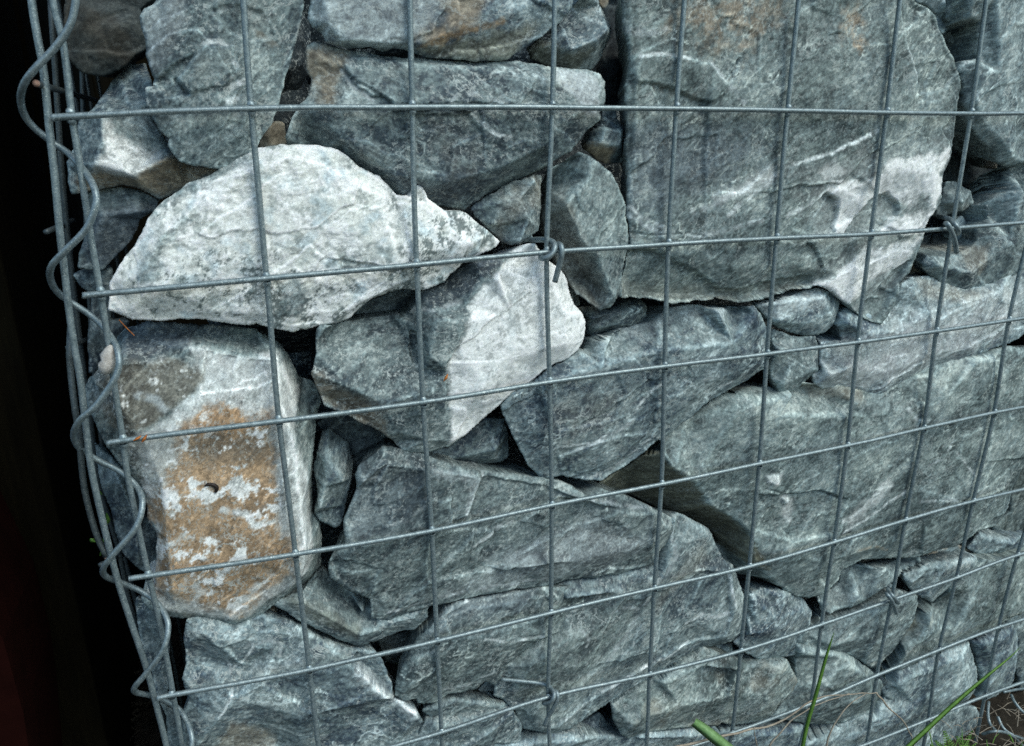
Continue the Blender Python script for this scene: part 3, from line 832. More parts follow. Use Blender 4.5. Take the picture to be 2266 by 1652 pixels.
rock('whitish veined stone on the right, stretching up to the right edge below the second wire', .024,
     'B4 800,690 880,660 950,690 1080,700 1180,640 1190,560 1220,500 1290,450 1400,440 1490,440 1600,480 1700,500 1850,480 2000,400 2250,250 2250,780 2065,840 1990,890 1900,920 1780,970 1720,1000 1650,1030 1450,1070 1300,1130 1200,1200 1080,1270 1000,1270 900,1230 780,1210 680,1210 630,1180 620,1120 660,1090 670,1000 680,900 820,880 810,820 770,770',
     ['B4 @.008 860,760 1000,830 1200,820 1400,700 1600,640 1900,560', 'B4 @.007 740,1110 900,1060 1150,1100 1400,980 1700,920', 'B4 @.014 720,950 740,1060', 'B4 @.012 900,1190 1080,1230', 'B4 @.012 1300,520 1280,640'],
     fol=22, green=.1, flecks=.95, veins=.6, tone=1.18, warm=.12,
     paint=[('quartz', .38, 'B4 700,1100 900,1000 1300,760 1600,700 1900,600 2100,480 2100,800 1700,960 1300,1110 1000,1250 750,1180', .02), ('tan', .35, 'B4 1350,450 1700,560 1900,540 1700,640 1400,600', .008)])
rock('rough stone at the right edge hanging over the whitish stone, just under the second wire', .022,
     'A4 @.03 1960,1150 1900,1180 1850,1280 1740,1400 @.022 1830,1400 1830,1500 1740,1560 B4 1740,200 1700,240 1600,290 1500,300 1400,300 1360,350 1380,400 1420,430 1500,490 1600,530 1670,545 1730,520 1840,545 1870,500 1990,440 2250,300 A4 2250,1060 2060,1110',
     ['A4 @.010 1960,1230 1870,1420 1860,1550', 'B4 @.007 1500,370 1700,420 1850,300 2000,200', 'A4 @.008 2060,1300'], fol=-30, green=.4, flecks=.7, tone=1.05, paint=[('tan', .4, 'B4 1660,260 1850,230 1800,420 1700,400', .006)])
rock('tall grey stone in the top right corner', .022,
     'A4 1640,-90 1650,140 1760,150 1750,280 1740,400 1640,420 1615,480 1650,600 1640,700 1680,850 1760,960 1850,1040 1880,1110 1950,1145 2065,1110 2250,1060 2250,-90',
     ['A4 @.008 1760,420 1740,700 1850,900 1980,1080', 'A4 @.006 1900,-60 1900,500', 'A4 @.01 1700,-60 1720,120'], fol=30, green=.4, flecks=.7, veins=.7, tone=1.08)
rock('smooth lilac grey stone at the top edge right of the largest slab', .034, 'A4 1300,-90 1530,-90 1525,140 1570,170 1520,235 1480,215 1460,100 1400,40 1330,20', bulge=.008, tone=1.1, green=0, flecks=.15, veins=.1, rough=.5)
rock('narrow grey stone at the top edge beside the tall right corner stone', .030, 'A4 1525,-90 1680,-90 1665,60 1640,150 1580,180 1525,130', bulge=.01, tone=1.0, green=.5, fol=80)
rock('dark stone with olive brown underside in the gap at upper right', .045,
     'A4 1500,230 1570,180 1660,145 1790,145 1790,280 1750,400 1640,430 1590,400 1540,300', ['A4 @.025 1560,280 1700,270 1770,240'], fol=15, green=.2, tone=.75, flecks=.2,
     paint=[('olive', .9, 'A4 1540,290 1780,260 1780,420 1600,420', .003)])
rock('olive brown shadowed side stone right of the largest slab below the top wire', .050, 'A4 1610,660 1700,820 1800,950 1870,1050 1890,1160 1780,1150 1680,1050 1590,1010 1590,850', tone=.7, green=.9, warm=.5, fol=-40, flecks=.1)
rock('deep block coloured dark for shade in the gap right of the quartz band', .070, 'A4 1560,1040 1700,1060 1900,1120 1900,1230 1700,1310 1600,1260 1500,1220', tone=.3, flecks=.1, green=0)  # tone lowered to paint in the shade of the gap
rock('small dull stone in the right gap just above the wire tie', .034, 'A4 1540,1235 1600,1245 1700,1310 1725,1390 1650,1440 1560,1460 1460,1500 1480,1390 1510,1300', ['A4 @.018 1560,1300 1650,1380'], tone=.85, fol=-20, green=.4, warm=.2)
rock('blackish stone right of the wire tie in the right gap', .055, 'A4 1620,1480 1750,1410 1820,1440 1820,1540 1740,1580 1660,1560', tone=.6, green=.1)
rock('thin violet slate flake standing behind the right wire tie', .034, 'B4 1590,60 1640,25 1690,90 1715,170 1675,270 1640,230 1600,200', bulge=.006, tone=1.05, green=0, flecks=.1, veins=.1, rough=.6, paint=[('darkblue', .3, 'B4 1590,20 1660,60 1650,260 1600,260', .002)])
rock('tiny square grey chip left of the right wire tie', .045, 'B4 1460,240 1540,245 1545,310 1460,300', bulge=.004, tone=1.0, rough=.5)
rock('yellowish chip between the largest slab and the rough right edge stone', .042, 'B4 1300,370 1370,345 1430,430 1330,460 1265,465', bulge=.005, tone=1, green=.8, warm=1, flecks=.1)
# ochre
rock('big ochre and white stone on the left below the white stone', .024,
     'B1 @.036 800,850 860,790 1000,750 1200,760 1500,780 1750,800 @.032 1900,880 1960,960 2010,1060 2060,1180 B2 430,1140 490,1160 530,1230 540,1300 510,1390 500,1520 490,1640 C2 370,60 360,250 360,450 400,500 410,600 405,720 370,790 310,860 @.024 200,900 100,980 0,1030 C1 1180,1040 1100,1010 1000,990 930,1000 850,990 760,950 720,900 790,850 790,780 800,700 800,560 750,500 750,420 720,320 640,240 540,120 470,-30 B1 @.03 580,1350 570,1200 620,1120 720,1020 @.036 790,980 800,900',
     ['B1 @.010 640,1180 840,1040 1040,1035 1230,990 1340,920 1500,960 1700,1000 1880,1000', 'B1 @.009 1870,1020 B2 240,1000 260,1300 C2 270,100 300,450 330,650 300,780', 'B2 @.018 330,1200 400,1500 C2 340,300', 'C1 @.006 760,130 830,300 860,600 880,850', 'C1 @.005 1100,100 1150,500 1300,700', 'B1 @.007 800,1300 1200,1250 1500,1350', 'B1 @.027 1000,870 1400,850 1700,900', 'C1 @.012 900,940 1180,990 C2 200,820'],
     fol=60, green=.6, flecks=.7, veins=.3, tone=1.0, warm=.1, rough=1.05, quartz=.0,
     lines=[('white', .004, .8, 'C1 1140,440 1260,460 1300,520 1400,500'), ('white', .005, .8, 'C1 1390,780 1300,860 1200,960'), ('white', .004, .7, 'C1 960,800 1040,870 980,950'), ('white', .003, .7, 'C1 830,630 900,600 940,570'), ('white', .005, .8, 'B1 1180,1500 1220,1380 1400,1200 1480,1150'), ('pale', .004, .8, 'B1 940,1250 1060,1280 1120,1350'), ('white', .003, .8, 'C1 1480,60 1510,200 1530,420')],
     paint=[('quartz', .5, 'B1 1300,940 1700,1020 1880,980 B2 250,1000 430,1300 C2 260,60 350,300 380,480 370,780 0,1030 C1 1180,1040 850,990 740,920 790,560 740,330 640,100 B1 1150,1400 1400,1200', .002),
            ('noquartz', .7, 'C1 640,40 600,-60 560,50 650,230 730,330 740,200', .003),
            ('brown', .75, 'B1 840,1050 1040,1040 1230,1010 1390,1080 1400,1180 1300,1250 1130,1400 1000,1480 830,1500 700,1450 600,1350 640,1180', .004),
            ('ochre', 1, 'C1 730,480 800,360 860,230 900,120 900,60 1000,-60 1200,-120 1390,-40 1400,200 1430,450 1500,600 1510,780 1400,850 1230,1020 1080,970 1000,930 800,900 770,800 780,700 800,560', .008), ('tan', .35, 'C1 640,60 1400,20 1500,800 1230,1030 850,980 780,850 800,560 740,330', .01),
            ('brown', .6, 'C1 960,80 1380,30 1360,150 1250,200 960,180', .008),
            ('mottle', .9, 'C1 640,100 1400,20 1500,760 1400,830 1230,1020 1080,970 900,980 780,850 800,560 740,330', .008), ('mottle', .7, 'B1 600,1150 840,1040 1240,1010 1500,1050 1400,1500 800,1500', .008),
            ('darkblue', .75, 'B1 800,1020 1030,1030 1340,910 1500,940 1750,800 1200,740 860,780', .003)])
rock('dark blue stone below the corner, left of the ochre stone', .048,
     'C1 480,100 560,160 640,240 730,330 745,480 810,540 810,700 770,780 700,740 640,680 590,560 560,420 510,300', ['C1 @.035 620,300 700,500 700,650'], tone=.6, green=.1, fol=60, flecks=.3)
rock('dark stone strip behind the corner wires near the bottom left', .056, 'C1 690,880 760,930 860,980 870,1200 860,1400 800,1420 770,1250 720,1150 700,1000', tone=.75, green=.1, fol=80, flecks=.7)
rock('shadowed stone at the very bottom behind the corner wires', .050, 'C1 800,1400 900,1480 950,1560 960,1850 870,1850 850,1500', tone=.7, green=.6, fol=70)
rock('large blue grey stone in the bottom left corner with a pale ridge to the right', .022,
     'C1 950,1000 1010,990 1100,1005 1200,1030 1300,1000 C2 110,980 300,1040 420,1110 590,1160 680,1170 720,1210 770,1340 780,1410 880,1440 930,1530 900,1600 780,1640 740,1850 C1 960,1850 940,1700 925,1500 960,1420 930,1310 950,1230 940,1130 945,1040',
     ['C1 @.010 1030,1060 1020,1400 1000,1652', 'C1 @.012 1200,1060 1200,1200 1400,1150', 'C2 @.008 130,1290 360,1280 560,1230 760,1400 900,1500', 'C1 @.006 1200,1400 C2 300,1500', 'C2 @.018 560,1180 720,1320', 'C2 @.02 0,1640 150,1600 300,1700', 'C1 @.018 1000,1180 1250,1250'],
     fol=-32, green=.15, flecks=.7, veins=.9, tone=.95, lines=[('white', .0022, .9, 'C2 580,1250 680,1350 780,1430 900,1510'), ('pale', .0016, .8, 'C1 950,1150 1080,1190 1160,1250 1180,1320'), ('white', .0016, .7, 'C1 1200,1300 1260,1230 1300,1150'), ('white', .0016, .8, 'C1 1120,1500 1180,1400 1200,1340'), ('pale', .0016, .7, 'C1 1260,1160 1380,1130 1440,1150 1430,1210')], paint=[('pale', .6, 'C2 600,1250 760,1400 930,1530 880,1540 700,1400 560,1290', .003), ('tan', .5, 'C2 0,1570 150,1640 200,1800 -200,1800 C1 1180,1560', .005)])
rock('tiny reddish pebble under the lower tip of the ochre stone', .030, 'C2 120,960 160,945 185,975 180,1010 140,1020', bulge=.006, warm=1, tone=.9, paint=[('rust', .5, 'C2 100,930 200,930 200,1040 100,1040', .003)])
rock('narrow upright stone between the ochre stone and the large dark middle stone', .032,
     'C2 @.045 410,30 440,20 540,90 570,180 @.03 560,290 530,420 510,520 480,540 400,500 370,460 380,330 370,250 380,150',
     ['C2 @.016 430,180 440,300 520,300', 'C2 @.016 390,440 420,330'], fol=70, green=.15, flecks=.7, tone=.85)
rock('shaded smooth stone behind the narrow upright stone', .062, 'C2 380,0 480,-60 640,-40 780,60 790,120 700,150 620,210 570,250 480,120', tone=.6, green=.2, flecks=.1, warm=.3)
rock('dark faceted stone with a white streak under the half white stone', .040,
     'C2 940,150 1040,130 1120,80 1200,10 1240,-30 1340,-20 1365,60 1365,170 1330,200 1230,210 1120,200 1020,190', ['C2 @.022 1130,110 1230,10 1300,130', 'C2 @.028 1140,170 1290,180'], tone=.85, green=.1, flecks=.5,
     paint=[('pale', .9, 'C2 1215,0 1240,0 1300,120 1290,135 1260,90', .002), ('brown', .5, 'C2 1050,130 1200,30 1220,60 1120,130', .003)])
rock('long dark blue-green stone across the lower middle with a pale lower edge', .022,
     'C2 575,260 590,220 650,170 720,120 790,130 920,150 1010,190 1200,240 1400,265 1545,280 C3 340,290 430,310 520,360 600,335 720,370 800,400 880,440 960,480 990,530 980,580 900,650 880,720 700,770 560,790 430,800 350,830 100,860 0,880 C2 1240,880 1100,910 970,940 850,970 760,1010 660,1000 655,900 600,880 540,860 490,820 445,790 440,720 480,660 525,620 520,500 560,400 590,340',
     ['C2 @.008 620,300 740,200 950,240 1230,290 1170,460', 'C2 @.012 1230,290 1520,320 C3 330,380 540,400', 'C3 @.007 540,400 640,450 900,470 940,540', 'C2 @.006 560,660 800,560 1150,480', 'C2 @.012 700,880 960,830 1160,820 1330,740 C3 0,740 300,640 500,550', 'C3 @.006 100,760 500,700 860,620', 'C2 @.012 760,960 1000,880', 'C3 @.010 560,385 700,420 860,450'],
     fol=22, green=.55, flecks=.5, veins=.5, tone=.82, rough=1.0,
     steps=[(-.003, 'C2 1230,295 1540,335 C3 540,410 700,440 600,500 350,600 100,740 C2 1400,740 1160,800 960,830 960,560 1160,470'), (.0025, 'C3 350,355 430,330 520,360 545,400 430,385'), (-.002, 'C2 560,700 700,760 650,900 560,870 450,760')],
     lines=[('white', .0022, .7, 'C2 1250,290 1210,360 1170,420 1150,470'), ('white', .0018, .7, 'C2 1190,640 1300,570 1400,530'), ('pale', .0016, .8, 'C2 1010,200 1200,245 1400,270 1545,285'), ('pale', .002, .8, 'C3 330,290 430,310 530,370'), ('white', .0016, .6, 'C3 0,620 80,550 150,520'), ('pale', .0016, .8, 'C3 560,400 700,430 880,450'), ('pale', .0022, .7, 'C2 770,520 850,490 930,420'), ('white', .002, .6, 'C2 600,310 720,290 740,320'), ('pale', .002, .9, 'C2 760,1000 960,930 1170,890 C3 0,870 340,820')],
     paint=[('pale', .45, 'C2 990,930 1170,830 1400,740 C3 0,720 350,600 560,500 600,500 870,600 700,740 350,810 0,870', .008), ('darkblue', .4, 'C2 600,220 1000,220 900,500 560,600 540,420', .01),
            ('pale', .5, 'C2 1180,430 1230,290 1000,250 1000,280 1170,310 1150,440', .003)])
rock('two-sided grey block below the left end of the long dark stone', .026,
     'C2 @.033 410,740 450,780 520,820 650,880 @.026 700,990 850,960 960,920 950,1000 880,1060 800,1070 700,1110 600,1140 480,1100 380,1050 280,1000 160,930 200,900 310,860 380,790',
     ['C2 @.012 330,920 450,990 610,1080 700,1050 860,1010', 'C2 @.03 420,800 600,920', 'C2 @.012 620,990'], fol=-30, green=.4, flecks=.6, tone=.9, paint=[('olive', .5, 'C2 160,930 330,930 610,1090 600,1140 480,1100', .003)])
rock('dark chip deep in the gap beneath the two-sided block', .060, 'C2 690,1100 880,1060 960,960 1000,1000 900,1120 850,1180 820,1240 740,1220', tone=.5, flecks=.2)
rock('pointed grey-green stone in the lower middle with its tip to the left', .020,
     'C2 780,1390 790,1320 850,1170 900,1100 1000,1000 1040,950 1100,920 1250,890 1545,840 C3 430,835 600,870 640,930 560,1000 420,1050 260,1120 110,1240 90,1300 60,1340 0,1320 C2 1200,1360 1060,1390 990,1430 900,1440 890,1410 830,1420',
     steps=[(-.0025, 'C2 1050,1010 1250,890 1545,850 C3 300,850 360,930 C2 1545,1000 1250,1080 1080,1090'), (.002, 'C2 830,1230 1000,1150 1000,1250 850,1400 790,1390')], lines=[('white', .0018, .7, 'C2 1240,1100 1380,1110 1540,1090'), ('white', .0015, .8, 'C2 1030,960 1140,930 1200,950'), ('pale', .0016, .8, 'C2 1010,1400 1150,1370 1300,1290')], ctrl=['C2 @.009 850,1340 900,1190 1050,1010 1200,950 1500,900 C3 380,900', 'C2 @.006 1000,1250 1230,1110 1400,1120 1545,1100', 'C2 @.012 900,1380 1130,1330 1300,1270', 'C3 @.007 100,1130 300,1000'],
     fol=18, green=.65, flecks=.55, veins=.6, tone=.9, paint=[('darkblue', .45, 'C2 1050,950 1545,850 C3 300,850 C2 1500,960 1200,1010 1000,1080', .006)])
rock('big folded stone in the lower middle running from upper right to the bottom tie', .028,
     'C3 380,820 430,800 700,760 880,720 900,600 940,470 990,455 1140,530 1180,600 1220,690 1270,720 1330,880 1330,1000 1310,1080 1260,1120 1100,1150 1000,1210 860,1300 800,1340 640,1430 450,1560 340,1590 200,1560 130,1420 50,1400 80,1240 300,1050 380,900',
     ['C3 @.010 980,500 960,640 900,800 850,950 600,1250 360,1560', 'C3 @.012 1140,560 1050,760 1000,950 900,1180', 'C3 @.010 1270,760 1290,950 1240,1090', 'C3 @.008 430,900 700,860 830,900', 'C3 @.007 250,1230 450,1100 700,1000', 'C3 @.010 1050,1000 1250,980', 'C3 @.016 520,1430 900,1220'],
     fol=42, green=.35, flecks=.6, veins=.5, tone=.92,
     steps=[(-.0025, 'C3 930,1000 1050,840 1150,780 1270,780 1280,1000 1250,1100 1000,1180 900,1200'), (-.003, 'C3 430,1400 600,1250 860,1200 1000,1180 860,1290 640,1420 400,1570 340,1580')],
     lines=[('white', .003, .8, 'C3 1060,1040 1120,1000 1200,1010 1270,990'), ('pale', .003, .7, 'C3 980,560 1000,700 880,860 760,1060 640,1240'), ('white', .002, .8, 'C3 1270,780 1290,900 1310,970'), ('white', .002, .8, 'C3 640,1420 800,1330 960,1230 1080,1150'), ('white', .002, .6, 'C3 350,1580 470,1540 560,1480'), ('pale', .002, .7, 'C3 660,980 740,950 820,960'), ('white', .002, .5, 'C3 500,1060 540,1110 520,1150')],
     paint=[('brown', .4, 'C3 1140,620 1200,720 1080,800 1000,850 900,1000 900,900 1050,700', .006), ('greygreen', .3, 'C3 150,1220 500,950 830,900 600,1250 350,1560 200,1500', .015)])
rock('small reddish chip under the long dark stone right of the third wire', .034, 'C3 430,800 480,780 520,785 525,830 470,850 425,830', bulge=.004, warm=.6, tone=.9, paint=[('rust', .5, 'C3 420,770 530,770 530,860 420,860', .004)])
rock('shadowed stone behind the bottom wire tie', .034, 'C2 1200,1370 1340,1230 1400,1230 1545,1290 C3 330,1260 340,1440 200,1480 80,1440 0,1430 C2 1300,1430', bulge=.012, tone=.75, fol=-15, green=.3)
rock('flat dark stone left of the bottom tie resting on a pale one', .026, 'C2 915,1470 1000,1410 1080,1393 1200,1410 1400,1438 1320,1480 1100,1505 960,1500', ['C2 @.014 1000,1450 1090,1410 1300,1450'], fol=5, tone=.85, flecks=.6)
rock('stone at the bottom edge beneath the flat dark stone', .020,
     'C2 740,1850 780,1640 900,1590 940,1520 1050,1500 1200,1480 1400,1450 1500,1430 C3 120,1430 200,1540 190,1640 60,1640 -20,1700 -40,1850', ['C2 @.008 1000,1560 1250,1530 1450,1480', 'C2 @.01 900,1700 1200,1640'],
     fol=18, green=.35, flecks=.7, tone=.95)
rock('dark triangular chip at the bottom right of the folded stone', .036, 'C3 440,1570 520,1520 590,1475 650,1550 700,1610 560,1600 440,1600', bulge=.01, tone=.6, green=.05, paint=[('brown', .6, 'C3 600,1470 680,1540 700,1620 640,1560', .002)])
rock('low pale stone along the bottom edge right of the bottom tie', .026,
     'C3 0,1700 60,1640 200,1610 330,1590 440,1585 600,1600 760,1605 800,1575 1000,1560 1180,1545 1230,1600 1240,1850 0,1850', ['C3 @.012 200,1640 500,1630 800,1620 1100,1600'], fol=12, green=.1, flecks=.8, tone=1.0, bulge=.01)
rock('yellowish mottled stone low in the middle beneath the folded stone', .022,
     'C3 650,1440 720,1390 860,1310 1020,1210 1130,1150 1260,1190 1350,1235 C4 200,1220 330,1200 360,1260 390,1320 360,1370 290,1440 260,1500 200,1525 60,1545 0,1535 C3 1200,1550 1000,1560 850,1585 740,1615 700,1590 660,1520',
     ['C3 @.008 700,1430 900,1330 1100,1250 1300,1270 C4 300,1250', 'C3 @.007 760,1540 1000,1440 1250,1400 C4 200,1400', 'C3 @.014 880,1560 1200,1510', 'C3 @.02 1060,1200 1220,1230'],
     fol=22, green=.8, flecks=.6, veins=.5, tone=.98, warm=.3)
rock('knobbly dark and white stone between the folded stone and the grass blade', .028,
     'C4 130,870 200,840 300,840 400,880 460,960 450,1030 400,1090 390,1160 380,1190 300,1200 200,1210 130,1180 60,1120 110,1080 120,950',
     ['C4 @.012 160,900 180,1060', 'C4 @.010 330,880 280,1000 200,1070 130,1090', 'C4 @.012 420,960 330,1080', 'C4 @.014 160,1140 340,1150'], fol=60, green=.15, flecks=.95, veins=1, tone=.95)
rock('small pale chip under the right end of the folded stone', .034, 'C3 1090,1150 1200,1125 1270,1120 1275,1180 1200,1205 1130,1190', bulge=.006, tone=1.1, warm=.5, green=.4)
rock('second largest slab, smooth grey-green, spanning the right side below the whitish stone', .020,
     'C3 @.04 580,315 700,240 @.026 800,170 900,90 B3 1250,1500 1400,1400 1600,1250 1750,1200 B4 150,1200 330,1190 450,1190 @.022 560,1170 640,1180 780,1180 900,1200 1000,1230 1090,1230 1250,1150 1450,1050 1650,990 1740,980 1850,950 1960,920 2060,925 2250,900 C4 1690,100 1560,200 1530,260 1490,330 1470,440 1400,530 1300,560 1250,600 1200,630 1100,650 1020,680 980,690 900,690 720,700 620,750 600,800 530,870 450,895 380,890 300,840 @.035 230,790 170,780 60,760 -20,690 C3 @.05 1180,600 1140,530 1000,460 930,470 880,430 760,370 640,340',
     ['C3 @.012 930,150 980,230 1080,300 1150,380 1160,420 1300,500 1370,570 C4 170,700 250,800', 'B4 @.010 -180,1400 100,1360 300,1290 500,1250', 'B4 @.006 400,1400 1000,1400 1500,1300', 'B4 @.006 1740,1020 1880,1010 1860,1200', 'C4 @.006 240,250 600,350 1000,280 1400,200', 'C4 @.007 300,700 560,700 900,600 1250,480', 'C4 @.012 400,850 560,780 640,700', 'B4 @.019 80,1250 350,1235', 'C4 @.012 800,670 1040,640'],
     fol=18, green=.75, flecks=.45, veins=.45, tone=1.06, rough=.85,
     steps=[(.0035, 'C4 218,265 285,262 282,312 235,300'), (.003, 'C4 320,385 362,388 350,432 325,420'), (.003, 'B4 1740,1012 1895,1003 1870,1100 1850,1400 1800,1700 2300,1700 2300,880 1960,925'), (-.003, 'C4 190,370 350,365 500,340 640,390 560,560 370,600 190,560'), (.002, 'C4 1010,330 1250,400 1500,330 1480,480 1200,640 1040,680 1030,560')],
     lines=[('white', .003, .7, 'C4 620,500 700,450 760,380 850,280'), ('white', .0025, .7, 'C4 620,560 760,470 850,400 930,350'), ('pale', .002, .6, 'C4 1000,400 1150,385 1250,400'), ('white', .0012, .7, 'C4 1200,150 1290,270'), ('pale', .002, .6, 'C4 1180,80 1130,180 1050,220'), ('crack', .0007, .8, 'C4 230,340 350,370 500,345 620,395'), ('crack', .0006, .7, 'C4 330,550 375,605'), ('crack', .0006, .8, 'C4 1080,385 1250,395 1270,400'), ('pale', .0016, .7, 'B4 300,1300 450,1240 600,1230'), ('crack', .0008, .7, 'B4 1620,1285 1760,1285'), ('white', .003, .5, 'B4 1270,1350 1330,1420 1400,1430'), ('tan', .003, .6, 'C4 690,660 780,630 860,660')],
     paint=[('olive', .85, 'C3 640,330 930,150 980,240 1080,310 1150,390 1160,430 1300,510 1380,590 1480,760 1300,760 1100,600 700,420', .002),  # olive here darkens the underside facet, shade put into the colour
            ('tan', .35, 'B4 600,1200 1000,1230 1000,1300 700,1290', .006), ('quartz', .5, 'C4 220,270 300,260 290,310 240,310', .003), ('quartz', .35, 'C4 320,380 380,390 370,520 330,480', .004), ('quartz', .3, 'C4 620,500 760,380 850,280 870,310 720,470 640,530', .006)])
rock('dark green shadowed stone at the right edge below the second largest slab', .044, 'C4 1560,150 1650,60 1760,300 1760,560 1545,590 1430,570 1380,540 1470,450 1490,330 1530,240', tone=.65, green=.9, fol=70, flecks=.3)
rock('flat bluish stone at the right edge under the second largest slab', .030, 'C4 1250,640 1290,585 1320,560 1400,570 1545,575 1760,560 1760,660 1545,670 1400,685 1320,680', ['C4 @.016 1330,600 1500,610 1700,600'], tone=1.0, green=.2, fol=5)
rock('reddish brown sliver under the second largest slab', .034, 'C4 1010,680 1100,655 1200,620 1300,660 1315,690 1200,700 1050,715', bulge=.004, warm=1, tone=1.1, green=.3, flecks=.1, paint=[('rust', .45, 'C4 1000,610 1320,610 1320,720 1000,720', .006)])
rock('leaf shaped grey stone just above the small right wire tie', .022,
     'C4 @.028 520,880 600,810 610,760 700,700 900,690 @.024 1020,680 1025,720 900,800 840,840 750,900 650,950 560,980 510,960 490,900',
     ['C4 @.010 550,930 650,840 800,770 900,730 1000,700', 'C4 @.012 700,900', 'C4 @.016 660,790 850,730'], fol=30, green=.5, flecks=.35, tone=1.0)
rock('small ridged stone with white edges below the reddish sliver', .026,
     'C4 925,770 1050,710 1200,685 1300,675 1310,730 1250,790 1180,840 1100,890 1075,920 1000,880 960,850 930,800', ['C4 @.012 980,820 1070,740 1290,700', 'C4 @.012 1060,890 1150,790 1290,730', 'C4 @.012 970,760 1060,730'], fol=30, flecks=.8, veins=.8, tone=1.0, green=.3)
rock('blocky grey-green stone below the small right wire tie', .024,
     'C4 430,1070 510,1010 600,985 700,945 840,880 900,850 1000,880 1005,930 990,1000 930,1090 870,1180 800,1250 770,1255 700,1210 630,1180 500,1170 380,1120',
     ['C4 @.010 500,1040 700,990 900,920 970,900', 'C4 @.008 560,1130 760,1100 880,1020', 'C4 @.012 740,1220 860,1130'], fol=15, green=.6, flecks=.5, veins=.6, tone=.95)
rock('smooth grey-green stone crossed by the upright grass blade', .026,
     'C4 370,1120 500,1130 640,1170 760,1260 820,1320 830,1370 770,1480 640,1530 500,1540 400,1530 250,1510 330,1400 380,1330 380,1200',
     ['C4 @.009 420,1180 620,1200 760,1310', 'C4 @.008 450,1460 650,1440 780,1400', 'C4 @.014 330,1470'], fol=10, green=.7, flecks=.35, tone=1.0)
rock('tiny dark blue cube of stone at the crossing of wires low on the right', .026, 'C4 815,1350 850,1335 895,1350 895,1395 850,1415 820,1400', bulge=.008, tone=.6, green=0, flecks=.1)
rock('long slanting slab low on the right, left side painted dark for shade', .0165,
     'C4 @.0225 820,1290 830,1240 900,1100 1000,950 1080,920 @.016 1180,850 1260,790 1350,700 1545,680 1760,640 1760,850 @.016 1545,960 1470,1010 1300,1100 1150,1160 1000,1230 900,1270 850,1330',
     ['C4 @.010 1260,800 1200,830 1080,980 1050,1080 930,1200 870,1290', 'C4 @.008 1300,850 1200,1050 1450,930', 'C4 @.007 1500,720 1450,850'], fol=48, green=.85, flecks=.4, tone=1.0, warm=.1,
     paint=[('olive', .85, 'C4 820,1300 830,1230 1000,940 1180,850 1080,980 1050,1080 930,1200 870,1290', .003)])  # left facet's shade painted in with olive
rock('large pale grey stone low on the right behind the diagonal wires', .022,
     'C4 850,1340 900,1265 1100,1170 1260,1115 1300,1250 1310,1330 1270,1410 1180,1450 1100,1510 1080,1600 1060,1850 400,1850 430,1640 640,1535 700,1500 770,1470 830,1410',
     ['C4 @.008 900,1340 1100,1240 1230,1190', 'C4 @.007 800,1520 1000,1440 1250,1360', 'C4 @.01 700,1600 960,1580'], fol=30, green=.3, flecks=.6, tone=1.12)
rock('rough bluish stone near the lower right above the dark ground', .026,
     'C4 1265,1110 1400,1050 1490,1030 1515,1100 1510,1200 1490,1330 1400,1400 1340,1420 1300,1400 1315,1330 1300,1200', ['C4 @.010 1330,1130 1470,1080', 'C4 @.010 1360,1350 1400,1200 1480,1180'], fol=60, green=.2, flecks=.7)
rock('dim stone at the lower right edge beyond the rough bluish stone', .034, 'C4 1450,1010 1600,900 1760,840 1760,1340 1520,1370 1500,1200 1520,1120', bulge=.015, tone=.8, fol=60)
rock('bottom stone at the foot of the wall beside the small fern', .028,
     'C4 1070,1520 1200,1455 1300,1450 1325,1500 1310,1600 1260,1650 1150,1680 1080,1760 1020,1850 1000,1760', bulge=.014, tone=.95, fol=40, flecks=.6)
rock('bottom left of the low right stones, pale blue and half hidden by dry stems', .026,
     'C4 -90,1620 0,1560 60,1550 150,1545 250,1550 400,1535 440,1560 430,1850 -90,1850', ['C4 @.012 30,1590 200,1580 390,1570'], fol=20, flecks=.6, green=.1, tone=1.05)
rock('tan chip in the dark hollow between the lowest stones', .045, 'C4 425,1550 500,1530 620,1530 620,1600 500,1640 430,1620', bulge=.004, warm=1, tone=.8, flecks=.1)

